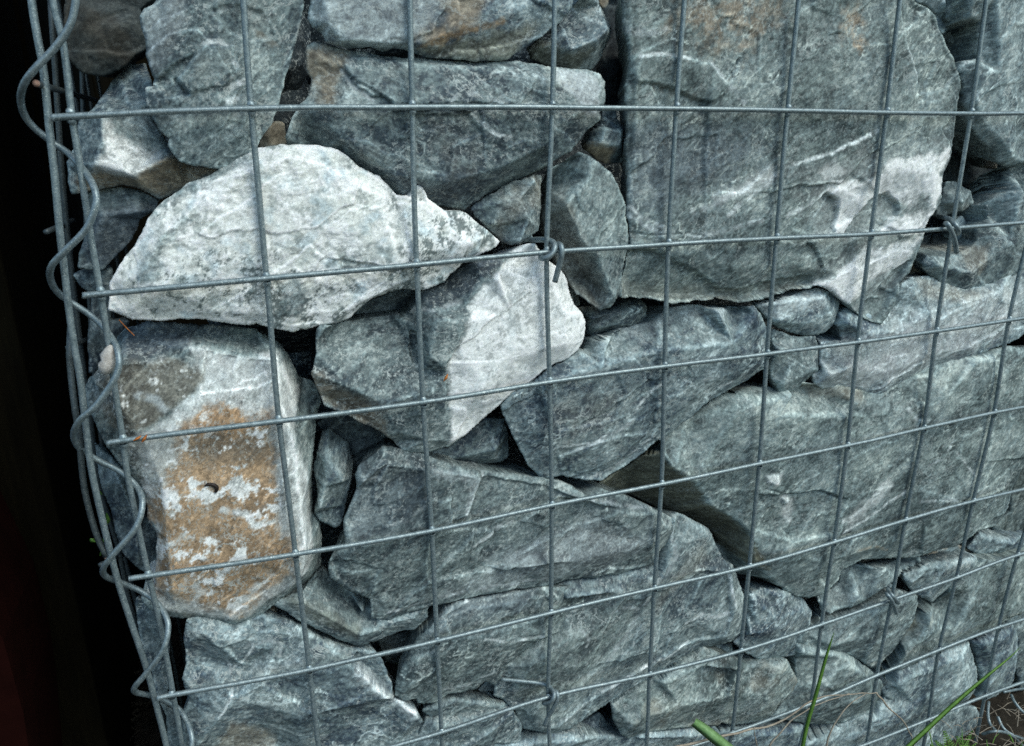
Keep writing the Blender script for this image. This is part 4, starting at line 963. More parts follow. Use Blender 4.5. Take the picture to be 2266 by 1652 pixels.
# ------------------------------------------------------------------ rock fill behind and around the traced stones
def rock_fill():
    rs = np.random.RandomState(3)
    V, Q, Cc = [], [], []
    base = 0
    # a coarse ball with flat faces for each fill stone
    import bmesh
    bm = bmesh.new()
    bmesh.ops.create_icosphere(bm, subdivisions=3, radius=1)
    bv = np.array([v.co[:] for v in bm.verts]); bf = np.array([[v.index for v in f.verts] for f in bm.faces])
    bm.free()
    def add(c, r, k=0.4):  # default k darkens inner stones, painting in the shade of the gaps
        nonlocal base
        n = rs.normal(size=(9, 3)); n /= np.linalg.norm(n, axis=1)[:, None]
        h = rs.uniform(.62, .95, 9)
        dot = bv @ n.T
        sc = np.min(np.where(dot > .05, h / np.maximum(dot, .05), 9), 1)
        p = bv * np.minimum(sc, 1.15)[:, None] * r
        p = p + c
        p = p + 0.05 * r.mean() * np.c_[noise(p.astype(np.float32), 40, 1), noise(p.astype(np.float32), 40, 2), noise(p.astype(np.float32), 40, 3)]
        V.append(p); Q.append(bf + base); base += len(p)
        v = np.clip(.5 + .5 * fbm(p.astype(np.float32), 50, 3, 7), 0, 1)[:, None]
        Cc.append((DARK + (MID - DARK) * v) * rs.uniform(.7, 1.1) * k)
    # behind
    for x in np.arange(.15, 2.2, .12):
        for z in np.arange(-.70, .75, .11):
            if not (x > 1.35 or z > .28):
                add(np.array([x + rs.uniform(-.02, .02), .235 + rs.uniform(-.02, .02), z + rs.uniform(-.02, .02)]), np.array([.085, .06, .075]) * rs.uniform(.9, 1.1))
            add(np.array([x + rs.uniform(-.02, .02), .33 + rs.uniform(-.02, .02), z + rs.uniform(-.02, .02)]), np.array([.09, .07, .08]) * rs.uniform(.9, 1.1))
    # side face of the basket, beyond the traced stones
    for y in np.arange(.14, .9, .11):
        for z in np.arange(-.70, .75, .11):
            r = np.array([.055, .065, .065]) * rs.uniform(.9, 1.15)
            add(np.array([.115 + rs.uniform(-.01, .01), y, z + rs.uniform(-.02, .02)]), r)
    # front face outside the picture
    for x in np.arange(.07, 2.2, .12):
        for z in np.arange(-.70, .75, .105):
            if z > .14 or x > .86 - .25 * z or z < -.56 - .33 * x:
                r = np.array([.074, .055, .062]) * rs.uniform(.88, 1.12)
                add(np.array([x + rs.uniform(-.01, .01), .010 + r[1], z + rs.uniform(-.01, .01)]), r, 1.15)
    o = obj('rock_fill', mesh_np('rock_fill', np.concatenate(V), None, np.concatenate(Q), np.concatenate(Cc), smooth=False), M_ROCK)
    tag(o, 'broken stones filling the wire basket, inner ones darkened for the shade of the gaps', 'rock fill', kind='stuff')
rock_fill()

# ------------------------------------------------------------------ tubes
def catmull(P, n=6):
    P = np.asarray(P, float)
    if len(P) < 3:
        t = np.linspace(0, 1, n + 1)[:, None]
        return P[0] + (P[-1] - P[0]) * t
    E = np.vstack([2 * P[0] - P[1], P, 2 * P[-1] - P[-2]])
    out = []
    for i in range(1, len(E) - 2):
        for k in range(n):
            t = k / n
            a, b, c, d = E[i - 1], E[i], E[i + 1], E[i + 2]
            out.append(.5 * ((2 * b) + (-a + c) * t + (2 * a - 5 * b + 4 * c - d) * t * t + (-a + 3 * b - 3 * c + d) * t ** 3))
    out.append(P[-1])
    return np.array(out)

def tube_np(path, rad, seg=12, flat=1.0):
    """rad scalar or array"""
    path = np.asarray(path, float)
    n = len(path)
    rad = np.full(n, rad) if np.isscalar(rad) else np.asarray(rad)
    T = np.gradient(path, axis=0)
    T /= np.linalg.norm(T, axis=1)[:, None] + 1e-12
    up = np.array([0.13, 0.97, 0.2]) if abs(T[0][1]) < .9 else np.array([1., 0, 0])
    Nn = np.cross(T[0], up); Nn /= np.linalg.norm(Nn)
    V = []
    for i in range(n):
        Nn = Nn - T[i] * (Nn @ T[i]); Nn /= np.linalg.norm(Nn)
        Bn = np.cross(T[i], Nn)
        a = np.arange(seg) * 2 * math.pi / seg
        V.append(path[i] + rad[i] * (np.cos(a)[:, None] * Nn + flat * np.sin(a)[:, None] * Bn))
    V = np.concatenate(V)
    k = np.arange((n - 1) * seg)
    r, c = k // seg, k % seg
    c2 = (c + 1) % seg
    q = np.c_[r * seg + c, r * seg + c2, (r + 1) * seg + c2, (r + 1) * seg + c]
    m = len(V)
    V = np.vstack([V, path[0] - T[0] * rad[0] * .25, path[-1] + T[-1] * rad[-1] * .25])
    a = np.arange(seg); b = (a + 1) % seg
    t = np.vstack([np.c_[b, a, np.full(seg, m)], np.c_[(n - 1) * seg + a, (n - 1) * seg + b, np.full(seg, m + 1)]])
    return V, q, t

def tube(name, path, rad, mat, parent=None, seg=12, flat=1.0):
    o_ = np.asarray(path[0], float)
    V, q, t = tube_np(path, rad, seg, flat)
    if parent is not None:
        pl = np.array(parent.location)
        return obj(name, mesh_np(name, V - pl, q, t), mat, parent)
    return obj(name, mesh_np(name, V - o_, q, t), mat, None, Vector(o_))

def wob(P, a=.0004, seed=0, f=14):
    p = np.asarray(P, np.float32)
    return P + a * np.c_[noise(p, f, seed), noise(p, f, seed + 1), noise(p, f, seed + 2)]

# ------------------------------------------------------------------ wire grid, measured crossings (row: col: picture position)
GRID = {0: {0: (158, 258), 1: (556, 241), 2: (912, 238), 3: (1222, 238), 4: (1497, 241), 5: (1743, 245), 6: (1962, 250), 7: (2148, 252)},
        1: {0: (224, 650), 1: (590, 617), 2: (922, 586.5), 3: (1210, 559), 4: (1479, 541), 5: (1718, 528), 6: (1927.5, 518.5), 7: (2107, 505.5)},
        2: {0: (273.8, 975.3), 1: (617, 931.6), 2: (936.3, 891), 3: (1216, 845.7), 4: (1470.5, 811.7), 5: (1697, 784), 6: (1897.7, 758), 7: (2071.6, 734), 8: (2232, 709.7)},
        3: {0: (329, 1274.4), 1: (653.9, 1226.7), 2: (955.2, 1174.8), 3: (1220.7, 1118.5), 4: (1463.6, 1071.7), 5: (1680, 1027), 6: (1875, 987), 7: (2044, 948.5), 8: (2199.6, 914)},
        4: {0: (381, 1538.5), 1: (684.6, 1482.2), 2: (967.4, 1419.4), 3: (1219, 1356.6), 4: (1448, 1302.5), 5: (1658, 1254), 6: (1845, 1200.7), 7: (2003, 1151.8), 8: (2153.4, 1109.8)},
        5: {2: (976.9, 1620.8), 3: (1213, 1542.8), 4: (1437.6, 1493), 5: (1639, 1441), 6: (1817.8, 1382.6), 7: (1972.9, 1328.5), 8: (2116.6, 1278.7), 9: (2250.9, 1228.9)},
        6: {5: (1619, 1623), 6: (1794, 1558), 7: (1940.4, 1495.2), 8: (2077.7, 1438.9), 9: (2209.7, 1389)},
        7: {7: (1917.4, 1646.8), 8: (2053.9, 1592.6), 9: (2179.4, 1540.7)}}
TOP = {1: (538, -6), 2: (907, -6), 3: (1228, -6), 4: (1515, -6), 5: (1768, -6), 6: (1992, -6), 7: (2183, -6)}
ENDS = {0: (122, 262), 1: (186, 655), 2: (243, 982), 3: (285, 1281), 4: (352, 1546)}
P3 = {(r, c): bp(*GRID[r][c], 0.0) for r in GRID for c in GRID[r]}
# fit the pitch of the mesh to carry the wires on outside the picture
A_ = np.array([[1, c, r, c * r, c * c, r * r] for (r, c) in P3], float)
cx_, *_ = np.linalg.lstsq(A_, np.array([p[0] for p in P3.values()]), rcond=None)
cz_, *_ = np.linalg.lstsq(A_, np.array([p[2] for p in P3.values()]), rcond=None)
def gridpt(r, c):
    if (r, c) in P3:
        return P3[(r, c)]
    same = [q for q in P3 if q[0] == r] or [q for q in P3 if q[1] == c]
    k = min(same or P3, key=lambda q: (q[0] - r) ** 2 + (q[1] - c) ** 2)      # step on from the nearest measured crossing
    p = P3[k]
    return np.array([p[0] + .1 * (c - k[1]), 0, p[2] - .1 * (r - k[0])])

panel = bpy.data.objects.new('wire_mesh_panel', None); col.objects.link(panel)
panel.location = Vector((0.5, 0, -0.745))
tag(panel, 'grey galvanised wire mesh with square openings across the front of the stones', 'wire mesh')
WR = 0.00192
NC, NR = 14, 7
for r in range(-4, NR + 1):
    pts = []
    if r in ENDS:
        pts.append(bp(*ENDS[r], -WR))
    elif r < 0 or r > 4:
        p = gridpt(r, 0); pts.append(np.array([p[0] - .012, -WR, p[2]]))
    for c in range(0, NC + 1):
        if r == 7 and c > 9 or False:
            p = gridpt(r, c)
        else:
            p = gridpt(r, c)
        # same line of sight, a little nearer
        s_ = (-WR - CAM[1]) / (0 - CAM[1])
        pts.append(CAM + (p - CAM) * s_)
    w = tube('horizontal_wire', wob(catmull(pts, 8), .0003, r + 20), WR, M_WIRE, panel)
for c in range(0, NC + 1):
    pts = []
    for r in range(-4, 8):
        if c == 0:
            continue
        p = gridpt(r, c)
        if r == -1 and c in TOP:
            pts.append(bp(*TOP[c], 0.0) * np.array([1, 1, 1]))
            continue
        if r < -1 and c in TOP:
            q = bp(*TOP[c], 0.0); q2 = gridpt(0, c)
            d_ = (q - q2) / np.linalg.norm(q - q2)
            pts_r = q2 + d_ * (.1 * -r)
            pts.append(pts_r); continue
        pts.append(p)
    if c == 0:
        pts = [bp(u, v, WR) for u, v in [(96, -180), (117, 0), (140, 100), (158, 252), (175, 356), (198, 508), (220, 637), (240, 760), (256, 873), (270, 960), (281, 1045), (303, 1153), (325, 1257), (346, 1348), (364, 1435), (381, 1530), (403, 1652), (440, 1900)]]
        pts.insert(0, pts[0] + np.array([-.004, 0, .3]))
    else:
        pts = [CAM + (p - CAM) * ((WR - CAM[1]) / (0 - CAM[1])) for p in pts]
        pts.append(pts[-1] + np.array([0, 0, -.08]))
        # order from top to bottom, drop any that repeat
        pts = [p for k, p in enumerate(pts) if k == 0 or p[2] < pts[k - 1][2] - .004]
    tube('vertical_wire', wob(catmull(pts, 8), .0003, c + 60), WR, M_WIRE, panel)
# weld beads at the crossings, one joined part
V_, Q_, b_ = [], [], 0
for r in range(-4, 8):
    for c in range(0, NC + 1):
        p = gridpt(r, c) if not (c == 0 and r > 4) else None
        if p is None: continue
        nseg = 8
        for sgn in (-1, 1):
            v, q, t = tube_np(np.array([p + [0, -.001, sgn * .0014], p + [0, -.0006, sgn * .0026], p + [0, 0, sgn * .0038]]), np.array([.0023, .0026, .0019]), nseg)
            V_.append(v); Q_.append((q + b_)); b_ += len(v)
o = obj('weld_bead', mesh_np('weld_bead', np.concatenate(V_) - np.array(panel.location), np.concatenate(Q_)), M_WELD, panel)
o['kind'] = 'stuff'

# side panel of the basket, seen edge on at the corner
side = bpy.data.objects.new('wire_mesh_panel', None); col.objects.link(side)
side.location = Vector((-0.01, 0.4, -0.745))
tag(side, 'side panel of the wire basket seen edge on at the dark left corner', 'wire mesh')
rod = [bp(u, v, .004) for u, v in [(52, -180), (70, 0), (82.6, 81), (97, 162), (110, 292), (121, 389), (133, 518), (143, 600), (152, 680), (165, 770), (178, 841), (190, 945), (203.5, 1045), (229.5, 1162), (260, 1283), (294.5, 1391), (325, 1482), (359, 1612), (380, 1700), (420, 1860)]]
rod.insert(0, rod[0] + np.array([-.004, 0, .3]))
tube('vertical_wire', catmull(rod, 5), WR * 1.08, M_WIRE, side)
for pts, y in (([(112, 0), (127, 227), (133, 330), (141, 430), (150, 520), (170, 700), (200, 930), (222, 1080), (262, 1215), (283, 1320), (303, 1390), (345, 1540), (380, 1700)], .085),
               ([(176, 0), (182, 170), (186, 330), (192, 520), (204, 760), (225, 980), (255, 1150), (292, 1300), (330, 1450), (375, 1652)], .17)):
    tube('vertical_wire', catmull([bp(u, v, y) for u, v in pts], 5), WR, M_WIRE_SHADED, side)
for k in range(3, 6):
    tube('vertical_wire', np.array([[-.028, .1 * k, .45], [-.029, .1 * k, 0], [-.031, .1 * k, -.4], [-.03, .1 * k, -.76]]), WR, M_WIRE_SHADED, side)
p = bp(80, 185, -.004)
tube('horizontal_wire', np.array([p, p + [.002, .03, -.001], p + [.004, .5, -.004]]), WR, M_WIRE_SHADED, side)
for (u, v) in [(102, 514), (150, 770), (222, 1250)]:
    p, q_ = bp(u, v, .05), bp(u + 60, v - 26, .11)
    tube('horizontal_wire', np.array([p, (p + q_) / 2, q_]), WR * .9, M_WIRE_SHADED, side)
# loose lapped end of wire with a cut rusty tip
lap = [bp(u, v, y) for u, v, y in [(158, 700, .03), (154, 773, .022), (156, 818, .02), (165, 899, .014), (175, 960, .012), (179, 1010, .010), (188, 1088, .009), (212, 1179, .007), (236, 1232, .005)]]
tube('wire_overlap', catmull(lap, 5), WR * 1.05, M_WIRE_SHADED, side)
tube('cut_end', np.array([lap[-1], lap[-1] + (lap[-1] - lap[-2]) * .06]), WR * .95, M_RUST, side)
tip = bp(80, 185, -.0062)
tube('cut_end', np.array([tip, tip + np.array([0, .001, 0])]), WR * .95, M_RUST, side)

# spiral binder round the corner wires
hx = [(150, -60, -.010), (166, -15, -.012), (165, 20, -.012), (152, 62, -.012), (120, 108, -.010), (78, 152, -.009), (53, 187, -.004), (46, 225, .006), (62, 268, .014), (108, 310, .016), (152, 341, .014), (186, 378, .004), (209, 418, -.008), (212, 455, -.012),
      (190, 508, -.012), (142, 558, -.010), (114, 590, -.005), (113, 622, .005), (136, 655, .013), (200, 698, .014), (243, 742, .006), (262, 785, -.008), (257, 832, -.012), (215, 895, -.012), (177, 930, -.009), (163, 962, 0), (176, 992, .010), (215, 1018, .014),
      (264, 1043, .013), (303, 1078, .006), (315, 1115, -.006), (300, 1168, -.012), (250, 1228, -.011), (229, 1257, -.006), (233, 1275, .004), (262, 1288, .012), (312, 1309, .014), (352, 1340, .006), (372, 1383, -.006), (360, 1440, -.012), (322, 1492, -.010), (298, 1521, -.006), (302, 1533, .003),
      (338, 1541, .012), (385, 1562, .014), (410, 1590, .006), (425, 1640, -.008), (412, 1700, -.012)]
hp = [bp(u, v, y) for u, v, y in hx]
tube('spiral_binder', catmull(hp, 7), WR * 1.02, M_WIRE)
tag(col.objects[-1], 'spiral wire winding round the corner wires on the left, joining the two mesh panels', 'spiral wire')

# wire ties
def tie(label, pts, rad=WR * .95):
    o = tube('wire_tie', catmull([bp(u, v, y) for u, v, y in pts], 6), rad, M_WIRE)
    tag(o, label, 'wire tie', 'ties hooked over crossings of the mesh')
def b3(x, y, d): u, v = conv('B3', x, y); return (u, v, d)
def b4(x, y, d): u, v = conv('B4', x, y); return (u, v, d)
def c3(x, y, d): u, v = conv('C3', x, y); return (u, v, d)
def c4(x, y, d): u, v = conv('C4', x, y); return (u, v, d)
tie('thick wire tie near the centre with its hooked end hanging over the white stone',
    [b3(300, 205, .05), b3(345, 195, .022), b3(390, 193, .010), b3(440, 197, .005), b3(476, 212, -.002), b3(485, 245, -.007), b3(465, 290, -.0085), b3(420, 320, -.007), b3(392, 318, -.002), b3(400, 300, .006), b3(450, 250, .008), b3(500, 225, .002), b3(525, 235, -.006), b3(532, 290, -.008), b3(515, 370, -.006), b3(486, 482, -.004)], WR * 1.12)
tie('wire tie on the second wire near the right edge, in front of the violet flake',
    [b4(1480, 32, .04), b4(1520, 40, .012), b4(1560, 55, .002), b4(1595, 90, -.007), b4(1618, 130, -.007), b4(1612, 150, .002), b4(1590, 130, .008), b4(1545, 95, .006), b4(1530, 82, -.003), b4(1545, 90, -.008), b4(1575, 150, -.008), b4(1595, 210, -.006), b4(1603, 280, -.004)], WR * 1.1)
tie('wire tie at the bottom centre with a long tail passing behind the upright wire',
    [c3(85, 1308, .020), c3(180, 1318, .014), c3(290, 1330, .008), c3(335, 1348, .002), c3(360, 1385, -.007), c3(345, 1425, -.008), c3(310, 1433, -.002), c3(315, 1415, .006), c3(345, 1375, .006), c3(368, 1372, -.004), c3(378, 1405, -.008), c3(355, 1460, -.007), c3(330, 1500, -.005), c3(312, 1545, -.004)], WR * 1.0)
tie('small wire tie on the lower right crossing above the blocky grey stone',
    [c4(862, 828, .012), c4(850, 850, .004), c4(870, 880, -.007), c4(902, 915, -.006), c4(895, 918, .004), c4(860, 895, .006), c4(842, 872, -.003), c4(865, 900, -.008), c4(882, 935, -.007), c4(893, 972, -.004)], WR * 1.0)

# ------------------------------------------------------------------ dark surroundings at the left
def box_np(lo, hi, n=1):
    lo, hi = np.array(lo, float), np.array(hi, float)
    V = np.array([[x, y, z] for x in (lo[0], hi[0]) for y in (lo[1], hi[1]) for z in (lo[2], hi[2])])
    F = np.array([[0, 1, 3, 2], [4, 6, 7, 5], [0, 4, 5, 1], [2, 3, 7, 6], [0, 2, 6, 4], [1, 5, 7, 3]])
    return V, F
def board(name, lo, hi, mat, parent):
    V, F = box_np(lo, hi)
    me = mesh_np(name, V - np.array(parent.location), F, smooth=False)
    o = obj(name, me, mat, parent)
    m = o.modifiers.new('bevel', 'BEVEL'); m.width = .003; m.segments = 2
    return o
wall = bpy.data.objects.new('timber_wall', None); col.objects.link(wall); wall.location = Vector((-.3, .6, -.745))
tag(wall, 'timber wall along the far left edge, coloured dark for the shade of the gap', 'timber wall')
zt = 1.6
for k in range(9):
    y0 = .26 + k * .15
    board('plank', (-.36, y0, -.76), (-.102 - .004 * (k % 2) - .09 * y0 * 0, y0 + .1495, zt), M_WOOD, wall)
for k in range(5):  # added end planks, closing the gap to block light
    board('plank', (-.36 + k * .15, 1.62, -.76), (-.36 + k * .15 + .1495, 1.65 + .003 * (k % 2), zt), M_WOOD, wall)
red = bpy.data.objects.new('maroon_board', None); col.objects.link(red); red.location = Vector((-.16, .08, -.745))
tag(red, 'dull maroon board standing in the shade at the bottom left corner', 'board')
p0 = bp(0, 1395, .10); p1 = bp(62, 1652, .10)
# top edge slopes with the board, leaning away to the left
ux = [bp(-260, 900, .1), bp(-20, 1360, .1), bp(8, 1420, .1), bp(52, 1580, .1), bp(70, 1700, .1), bp(90, 1900, .1)]
Vb = [];
for p in ux:
    Vb += [[p[0], .10, p[2]], [p[0], .22, p[2]]]
for p in ux:
    Vb += [[-.50, .10, p[2]], [-.50, .22, p[2]]]
Fb = []
n_ = len(ux)
for i in range(n_ - 1):
    a = 2 * i; c_ = 2 * n_ + 2 * i
    Fb += [[a, a + 1, a + 3, a + 2], [c_, c_ + 2, c_ + 3, c_ + 1], [a, a + 2, c_ + 2, c_], [a + 1, c_ + 1, c_ + 3, a + 3]]
Fb += [[0, 2 * n_, 2 * n_ + 1, 1], [2 * n_ - 2, 2 * n_ - 1, 4 * n_ - 1, 4 * n_ - 2]]
obj('panel', mesh_np('panel', np.array(Vb) - np.array(red.location), np.array(Fb), smooth=False), M_MAROON, red)

# litter in the shaded gap
rs = np.random.RandomState(9)
V_, Q_, b_ = [], [], 0
for k in range(700):
    x, y = rs.uniform(-.12, .02) - 0, rs.uniform(.0, 1.5)
    x -= y * .12
    L = rs.uniform(.01, .035); a = rs.uniform(0, math.pi); z = -.74 + rs.uniform(0, .02)
    dv = np.array([math.cos(a), math.sin(a), rs.uniform(-.3, .3)]) * L
    p = np.array([x, y, z])
    v, q, t = tube_np(np.array([p - dv, p + [0, 0, .003], p + dv]), np.array([.001, .0035 * rs.uniform(.4, 1.6), .001]), 5, .3)
    V_.append(v); Q_.append(q + b_); b_ += len(v)
o = obj('leaf_litter', mesh_np('leaf_litter', np.concatenate(V_), np.concatenate(Q_)), M_SOIL)
tag(o, 'dark dead leaves and crumbs on the ground in the shaded gap', 'leaf litter', kind='stuff')

# little green leaves in the dark gap
def leaf(name, path, wid, mat, parent=None, label=None, cat=None, group=None, fold=.3):
    """a blade with a mid fold, both faces, tapering"""
    P = catmull(path, 8)
    n = len(P)
    T = np.gradient(P, axis=0); T /= np.linalg.norm(T, axis=1)[:, None] + 1e-9
    view = P - CAM; view /= np.linalg.norm(view, axis=1)[:, None]
    S = np.cross(T, np.array([0.25, 1.0, -.35])); S /= np.linalg.norm(S, axis=1)[:, None] + 1e-9
    Nn = np.cross(S, T)
    t = np.linspace(0, 1, n)
    w = np.interp(t, np.linspace(0, 1, len(wid)), wid)
    thick = .00018
    V = []
    for i in range(n):
        V += [P[i] - S[i] * w[i], P[i] - Nn[i] * w[i] * fold, P[i] + S[i] * w[i], P[i] - Nn[i] * w[i] * fold + Nn[i] * thick * 2]
    V = np.array(V)
    Q = []
    for i in range(n - 1):
        a = 4 * i
        for j in range(4):
            k = (j + 1) % 4
            Q.append([a + j, a + k, a + 4 + k, a + 4 + j])
    if parent is not None:
        return obj(name, mesh_np(name, V - np.array(parent.location), np.array(Q)), mat, parent)
    o = obj(name, mesh_np(name, V - P[0], np.array(Q)), mat, None, Vector(P[0]))
    if label: tag(o, label, cat, group)
    return o
def F3(*pts): return [bp(u, v, d) for u, v, d in pts]
weed = bpy.data.objects.new('weed_sprig', None); col.objects.link(weed); weed.location = Vector(bp(225, 1200, .06))
tag(weed, 'tiny yellow-green weed sprig in the dark gap left of the corner', 'weed')
tube('stem', catmull(F3((222, 1230, .08), (232, 1180, .07), (236, 1140, .06)), 4), .0006, M_GRASS, weed, 6)
leaf('leaf', F3((233, 1165, .06), (238, 1150, .055), (236, 1136, .05)), [.0006, .0022, .0005], M_GRASS, weed)
leaf('leaf', F3((212, 1200, .07), (204, 1196, .07), (200, 1192, .07)), [.0005, .002, .0005], M_GRASS, weed)
leaf('leaf', F3((226, 1095, .07), (220, 1090, .07), (214, 1092, .07)), [.0004, .0012, .0004], M_GRASS, weed)

# ------------------------------------------------------------------ grass, stems and litter in front
leaf('grass_blade', F3((1768, 1700, -.03), (1785, 1610, -.035), (1805, 1540, -.04), (1828, 1455, -.045), (1846, 1398, -.05)), [.0021, .0023, .0022, .0017, .0002], M_GRASS, None,
     'upright bright green grass blade in front of the mesh at lower right', 'grass blade')
leaf('grass_blade', F3((1960, 1700, -.06), (2040, 1625, -.06), (2110, 1560, -.06), (2180, 1500, -.06), (2235, 1455, -.06), (2258, 1432, -.06)), [.0031, .0029, .0026, .0020, .0009, .0002], M_GRASS, None,
     'long slanting green grass blade crossing the bottom right corner', 'grass blade')
leaf('grass_blade', F3((1535, 1598, -.02), (1552, 1610, -.022), (1580, 1632, -.03), (1620, 1665, -.035), (1680, 1720, -.04)), [.0042, .0050, .0054, .0054, .005], M_GRASS2, None,
     'broad cut grass leaf with a blunt end at the bottom edge', 'grass blade', fold=.35)
grp = 'dry straw coloured stems at the foot of the mesh'
def stem(label, pts, r0=.0009):
    P = catmull([bp(u, v, d) for u, v, d in pts], 8)
    tag(tube('dry_stem', wob(P, .0012, int(pts[0][0]), 60), np.linspace(r0, r0 * .35, len(P)), M_DRY, None, 6), label, 'dry stem', grp)
stem('long arched dry stem running along the bottom wire at lower right', [(1440, 1668, -.02), (1600, 1630, -.02), (1720, 1600, -.02), (1790, 1555, -.02), (1850, 1538, -.02), (1940, 1533, -.02)], .0013)
stem('dry stem bending down steeply to the right from the arched one', [(1940, 1534, -.02), (1965, 1565, -.02), (2000, 1600, -.02), (2020, 1640, -.02), (2030, 1680, -.02)], .0011)
stem('forked dry stem rising left of the upright grass blade', [(1690, 1690, -.025), (1710, 1640, -.025), (1760, 1590, -.025), (1810, 1560, -.025), (1880, 1535, -.025)], .0010)
stem('dry stem curving up between the two green blades', [(1820, 1680, -.022), (1838, 1620, -.022), (1870, 1570, -.022), (1915, 1538, -.022)], .0011)
stem('short dry twig leaning left at the bottom edge', [(1680, 1668, -.02), (1672, 1635, -.02), (1668, 1608, -.02)], .0008)
fern = bpy.data.objects.new('fern_plant', None); col.objects.link(fern); fern.location = Vector(bp(2120, 1665, -.03))
tag(fern, 'small feathery green plant on the ground at the bottom right', 'fern')
frs = random.Random(4)
for (u0, v0, u1, v1) in [(2100, 1670, 2087, 1618), (2120, 1670, 2150, 1618), (2140, 1675, 2115, 1630), (2110, 1680, 2160, 1645), (2095, 1675, 2068, 1640)]:
    a, b = bp(u0, v0, -.03), bp(u1, v1, -.02)
    tube('stem', catmull([a, (a + b) / 2 + [0, -.002, .003], b], 4), .0006, M_GRASS, fern, 6)
    for k in range(9):
        t = .15 + .8 * k / 8
        p = a + (b - a) * t
        for sg in (-1, 1):
            L = .010 * (1.15 - t)
            e = p + np.array([sg * L, -.001, L * .6])
            leaf('leaflet', [p, (p + e) / 2 + [0, -.001, .001], e], [.0004, .0011, .0002], M_GRASS, fern)
# tangle of spare wires and dry grass at the right foot of the wall
grw = 'loose offcuts of wire lying at the foot of the wall'
tang = [('loose wire offcut curling over the dark ground at the far bottom right', [c4(1330, 1590, -.01), c4(1400, 1575, -.02), c4(1470, 1590, -.02), c4(1530, 1640, -.02), c4(1600, 1720, -.02)]),
        ('loose wire hooped upright beside the last stones at the bottom right', [c4(1365, 1425, .01), c4(1360, 1480, 0), c4(1372, 1540, -.01), c4(1410, 1580, -.01)]),
        ('bent wire offcut leaning right in the bottom right corner', [c4(1480, 1390, .01), c4(1500, 1430, 0), c4(1545, 1480, -.01), c4(1620, 1510, -.01)]),
        ('straight wire offcut sloping down at the bottom right edge', [c4(1410, 1500, 0), c4(1440, 1560, -.01), c4(1500, 1600, -.02), c4(1600, 1630, -.02)]),
        ('wire offcut lying level under the last stones at the right edge', [c4(1440, 1375, .02), c4(1520, 1360, .02), c4(1640, 1350, .02)])]
for lb, pts in tang:
    tag(tube('wire_offcut', catmull([bp(*p) for p in pts], 7), WR * .9, M_WIRE), lb, 'loose wire', grw)
V_, Q_, b_ = [], [], 0
rs = np.random.RandomState(21)
for k in range(110):
    u, v = rs.uniform(2120, 2420), rs.uniform(1500, 1760)
    p = bp(u, v, rs.uniform(-.05, .03)); p[2] = -.74 + rs.uniform(0, .015) if p[2] < -.70 else p[2] * .3 + -.72 * .7
    a = rs.uniform(0, 6.28); L = rs.uniform(.008, .03)
    dv = np.array([math.cos(a), .6 * math.sin(a), rs.uniform(0, .8)]) * L
    vv, q, t = tube_np(np.array([p, p + dv * .5 + [0, 0, .002], p + dv]), np.array([.0005, .0004, .0002]), 5)
    V_.append(vv); Q_.append(q + b_); b_ += len(vv)
o = obj('dry_grass', mesh_np('dry_grass', np.concatenate(V_), np.concatenate(Q_)), M_DRY)
tag(o, 'dry broken grass over the soil at the lower right foot of the wall', 'dry grass', kind='stuff')
V_, Q_, b_ = [], [], 0
for k in range(60):
    u, v = rs.uniform(2060, 2330), rs.uniform(1640, 1760)
    p = bp(u, v, rs.uniform(-.06, .0)); a = rs.uniform(0, 6.28); L = rs.uniform(.012, .034)
    dv = np.array([math.cos(a) * .55, math.sin(a) * .4, .9]) * L
    vv, q, t = tube_np(np.array([p, p + dv * .6, p + dv + [math.cos(a) * .006, 0, -.002]]), np.array([.0009, .0008, .0001]), 5, .3)
    V_.append(vv); Q_.append(q + b_); b_ += len(vv)
o = obj('grass_tuft', mesh_np('grass_tuft', np.concatenate(V_), np.concatenate(Q_)), M_GRASS)
tag(o, 'sparse short green blades sprouting at the lower right foot of the wall', 'grass', kind='stuff')
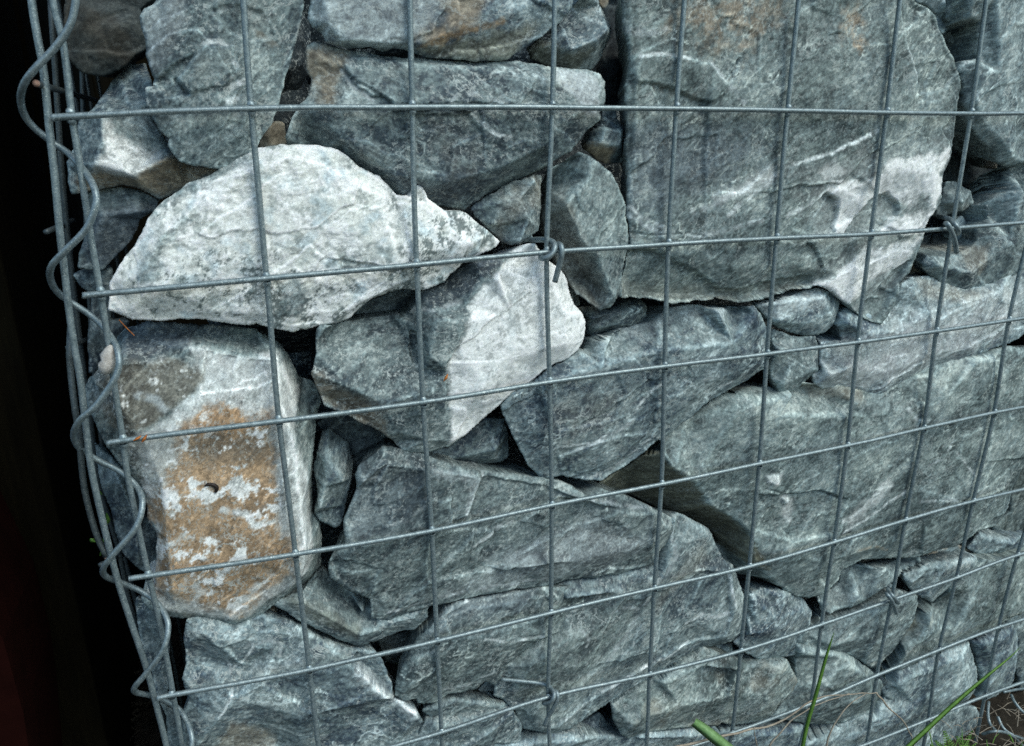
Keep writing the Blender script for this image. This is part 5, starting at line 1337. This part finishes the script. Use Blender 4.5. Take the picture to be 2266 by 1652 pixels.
# green sward in front of the wall, below the picture
V_, Q_, b_ = [], [], 0
for k in range(9000):
    x, y = rs.uniform(-.8, 2.2), -rs.uniform(.06, 1.2) ** 1
    p = np.array([x, y, -.75]); a = rs.uniform(0, 6.28); L = rs.uniform(.02, .05)
    dv = np.array([math.cos(a) * .4, math.sin(a) * .4, 1]) * L
    s = np.array([-math.sin(a), math.cos(a), 0]) * .0015
    V_.append(np.array([p - s, p + s, p + dv])); Q_.append([[b_, b_ + 1, b_ + 2]]); b_ += 3
o = obj('grass', mesh_np('grass', np.concatenate(V_), None, np.concatenate(Q_)), M_GRASS)
tag(o, 'short green grass on the ground in front of the wall', 'grass', kind='stuff')

# ------------------------------------------------------------------ small things on stones and wires
def b1(x, y): return conv('B1', x, y)
def c1(x, y): return conv('C1', x, y)
cu = [c1(*p) for p in [(1045, 322), (1060, 315), (1080, 314), (1100, 322), (1108, 338), (1100, 355)]]
tag(tube('curled_twig', catmull([bp(u, v, .0052) for u, v in cu], 5), np.interp(np.linspace(0, 1, 26), [0, .2, .7, 1], [.0004, .0012, .0016, .0008]), M_TWIG, None, 8), 'small black curled twig stuck on the ochre stone', 'twig')
grl = 'scraps of orange dead leaf caught on the corner stones and wires'
def scrap(label, u, v, y, L=.0035, a=0.5, m=None, w=.38):
    p = bp(u, v, y); d = np.array([math.cos(a), 0, math.sin(a)]) * L
    leaf('leaf_scrap', [p - d, p + [0, -.0006, 0], p + d], [.0003, L * w, .0003], m or M_LEAFBIT, None, label, 'leaf scrap', grl)
scrap('orange leaf scrap on the dark ledge at the top left of the ochre stone', *b1(850, 985), .030, .0028, .7)
scrap('thin orange needle hanging under the left end of the white stone', *b1(865, 795), .014, .0065, -1.0, None, .045)
scrap('orange leaf scrap lying on the third wire near the corner, left one', *b1(938, 1550), -.0045, .0028, .5)
scrap('orange leaf scrap lying on the third wire near the corner, right one', *b1(985, 1552), -.0045, .0030, .9)
scrap('orange scrap on the half white stone where grey meets white', *conv('B2', 1392, 1135), .004, .0032, 1.0)
scrap('orange speck of leaf on the dark ledge, middle of the ochre stone top', *b1(1160, 932), .034, .0018, .1)
pl = bp(*b1(740, 1015), -.0025)
t_ = np.linspace(0, 1, 7)[:, None]
tag(tube('lichen_tuft', wob(pl + (t_ - .5) * np.array([.006, 0, .018]), .0025, 5, 200), np.array([.001, .0034, .0046, .0042, .0048, .003, .001]), M_LICHEN, None, 10), 'pale pinkish lichen tuft stuck on the corner wire beside the spiral', 'lichen')
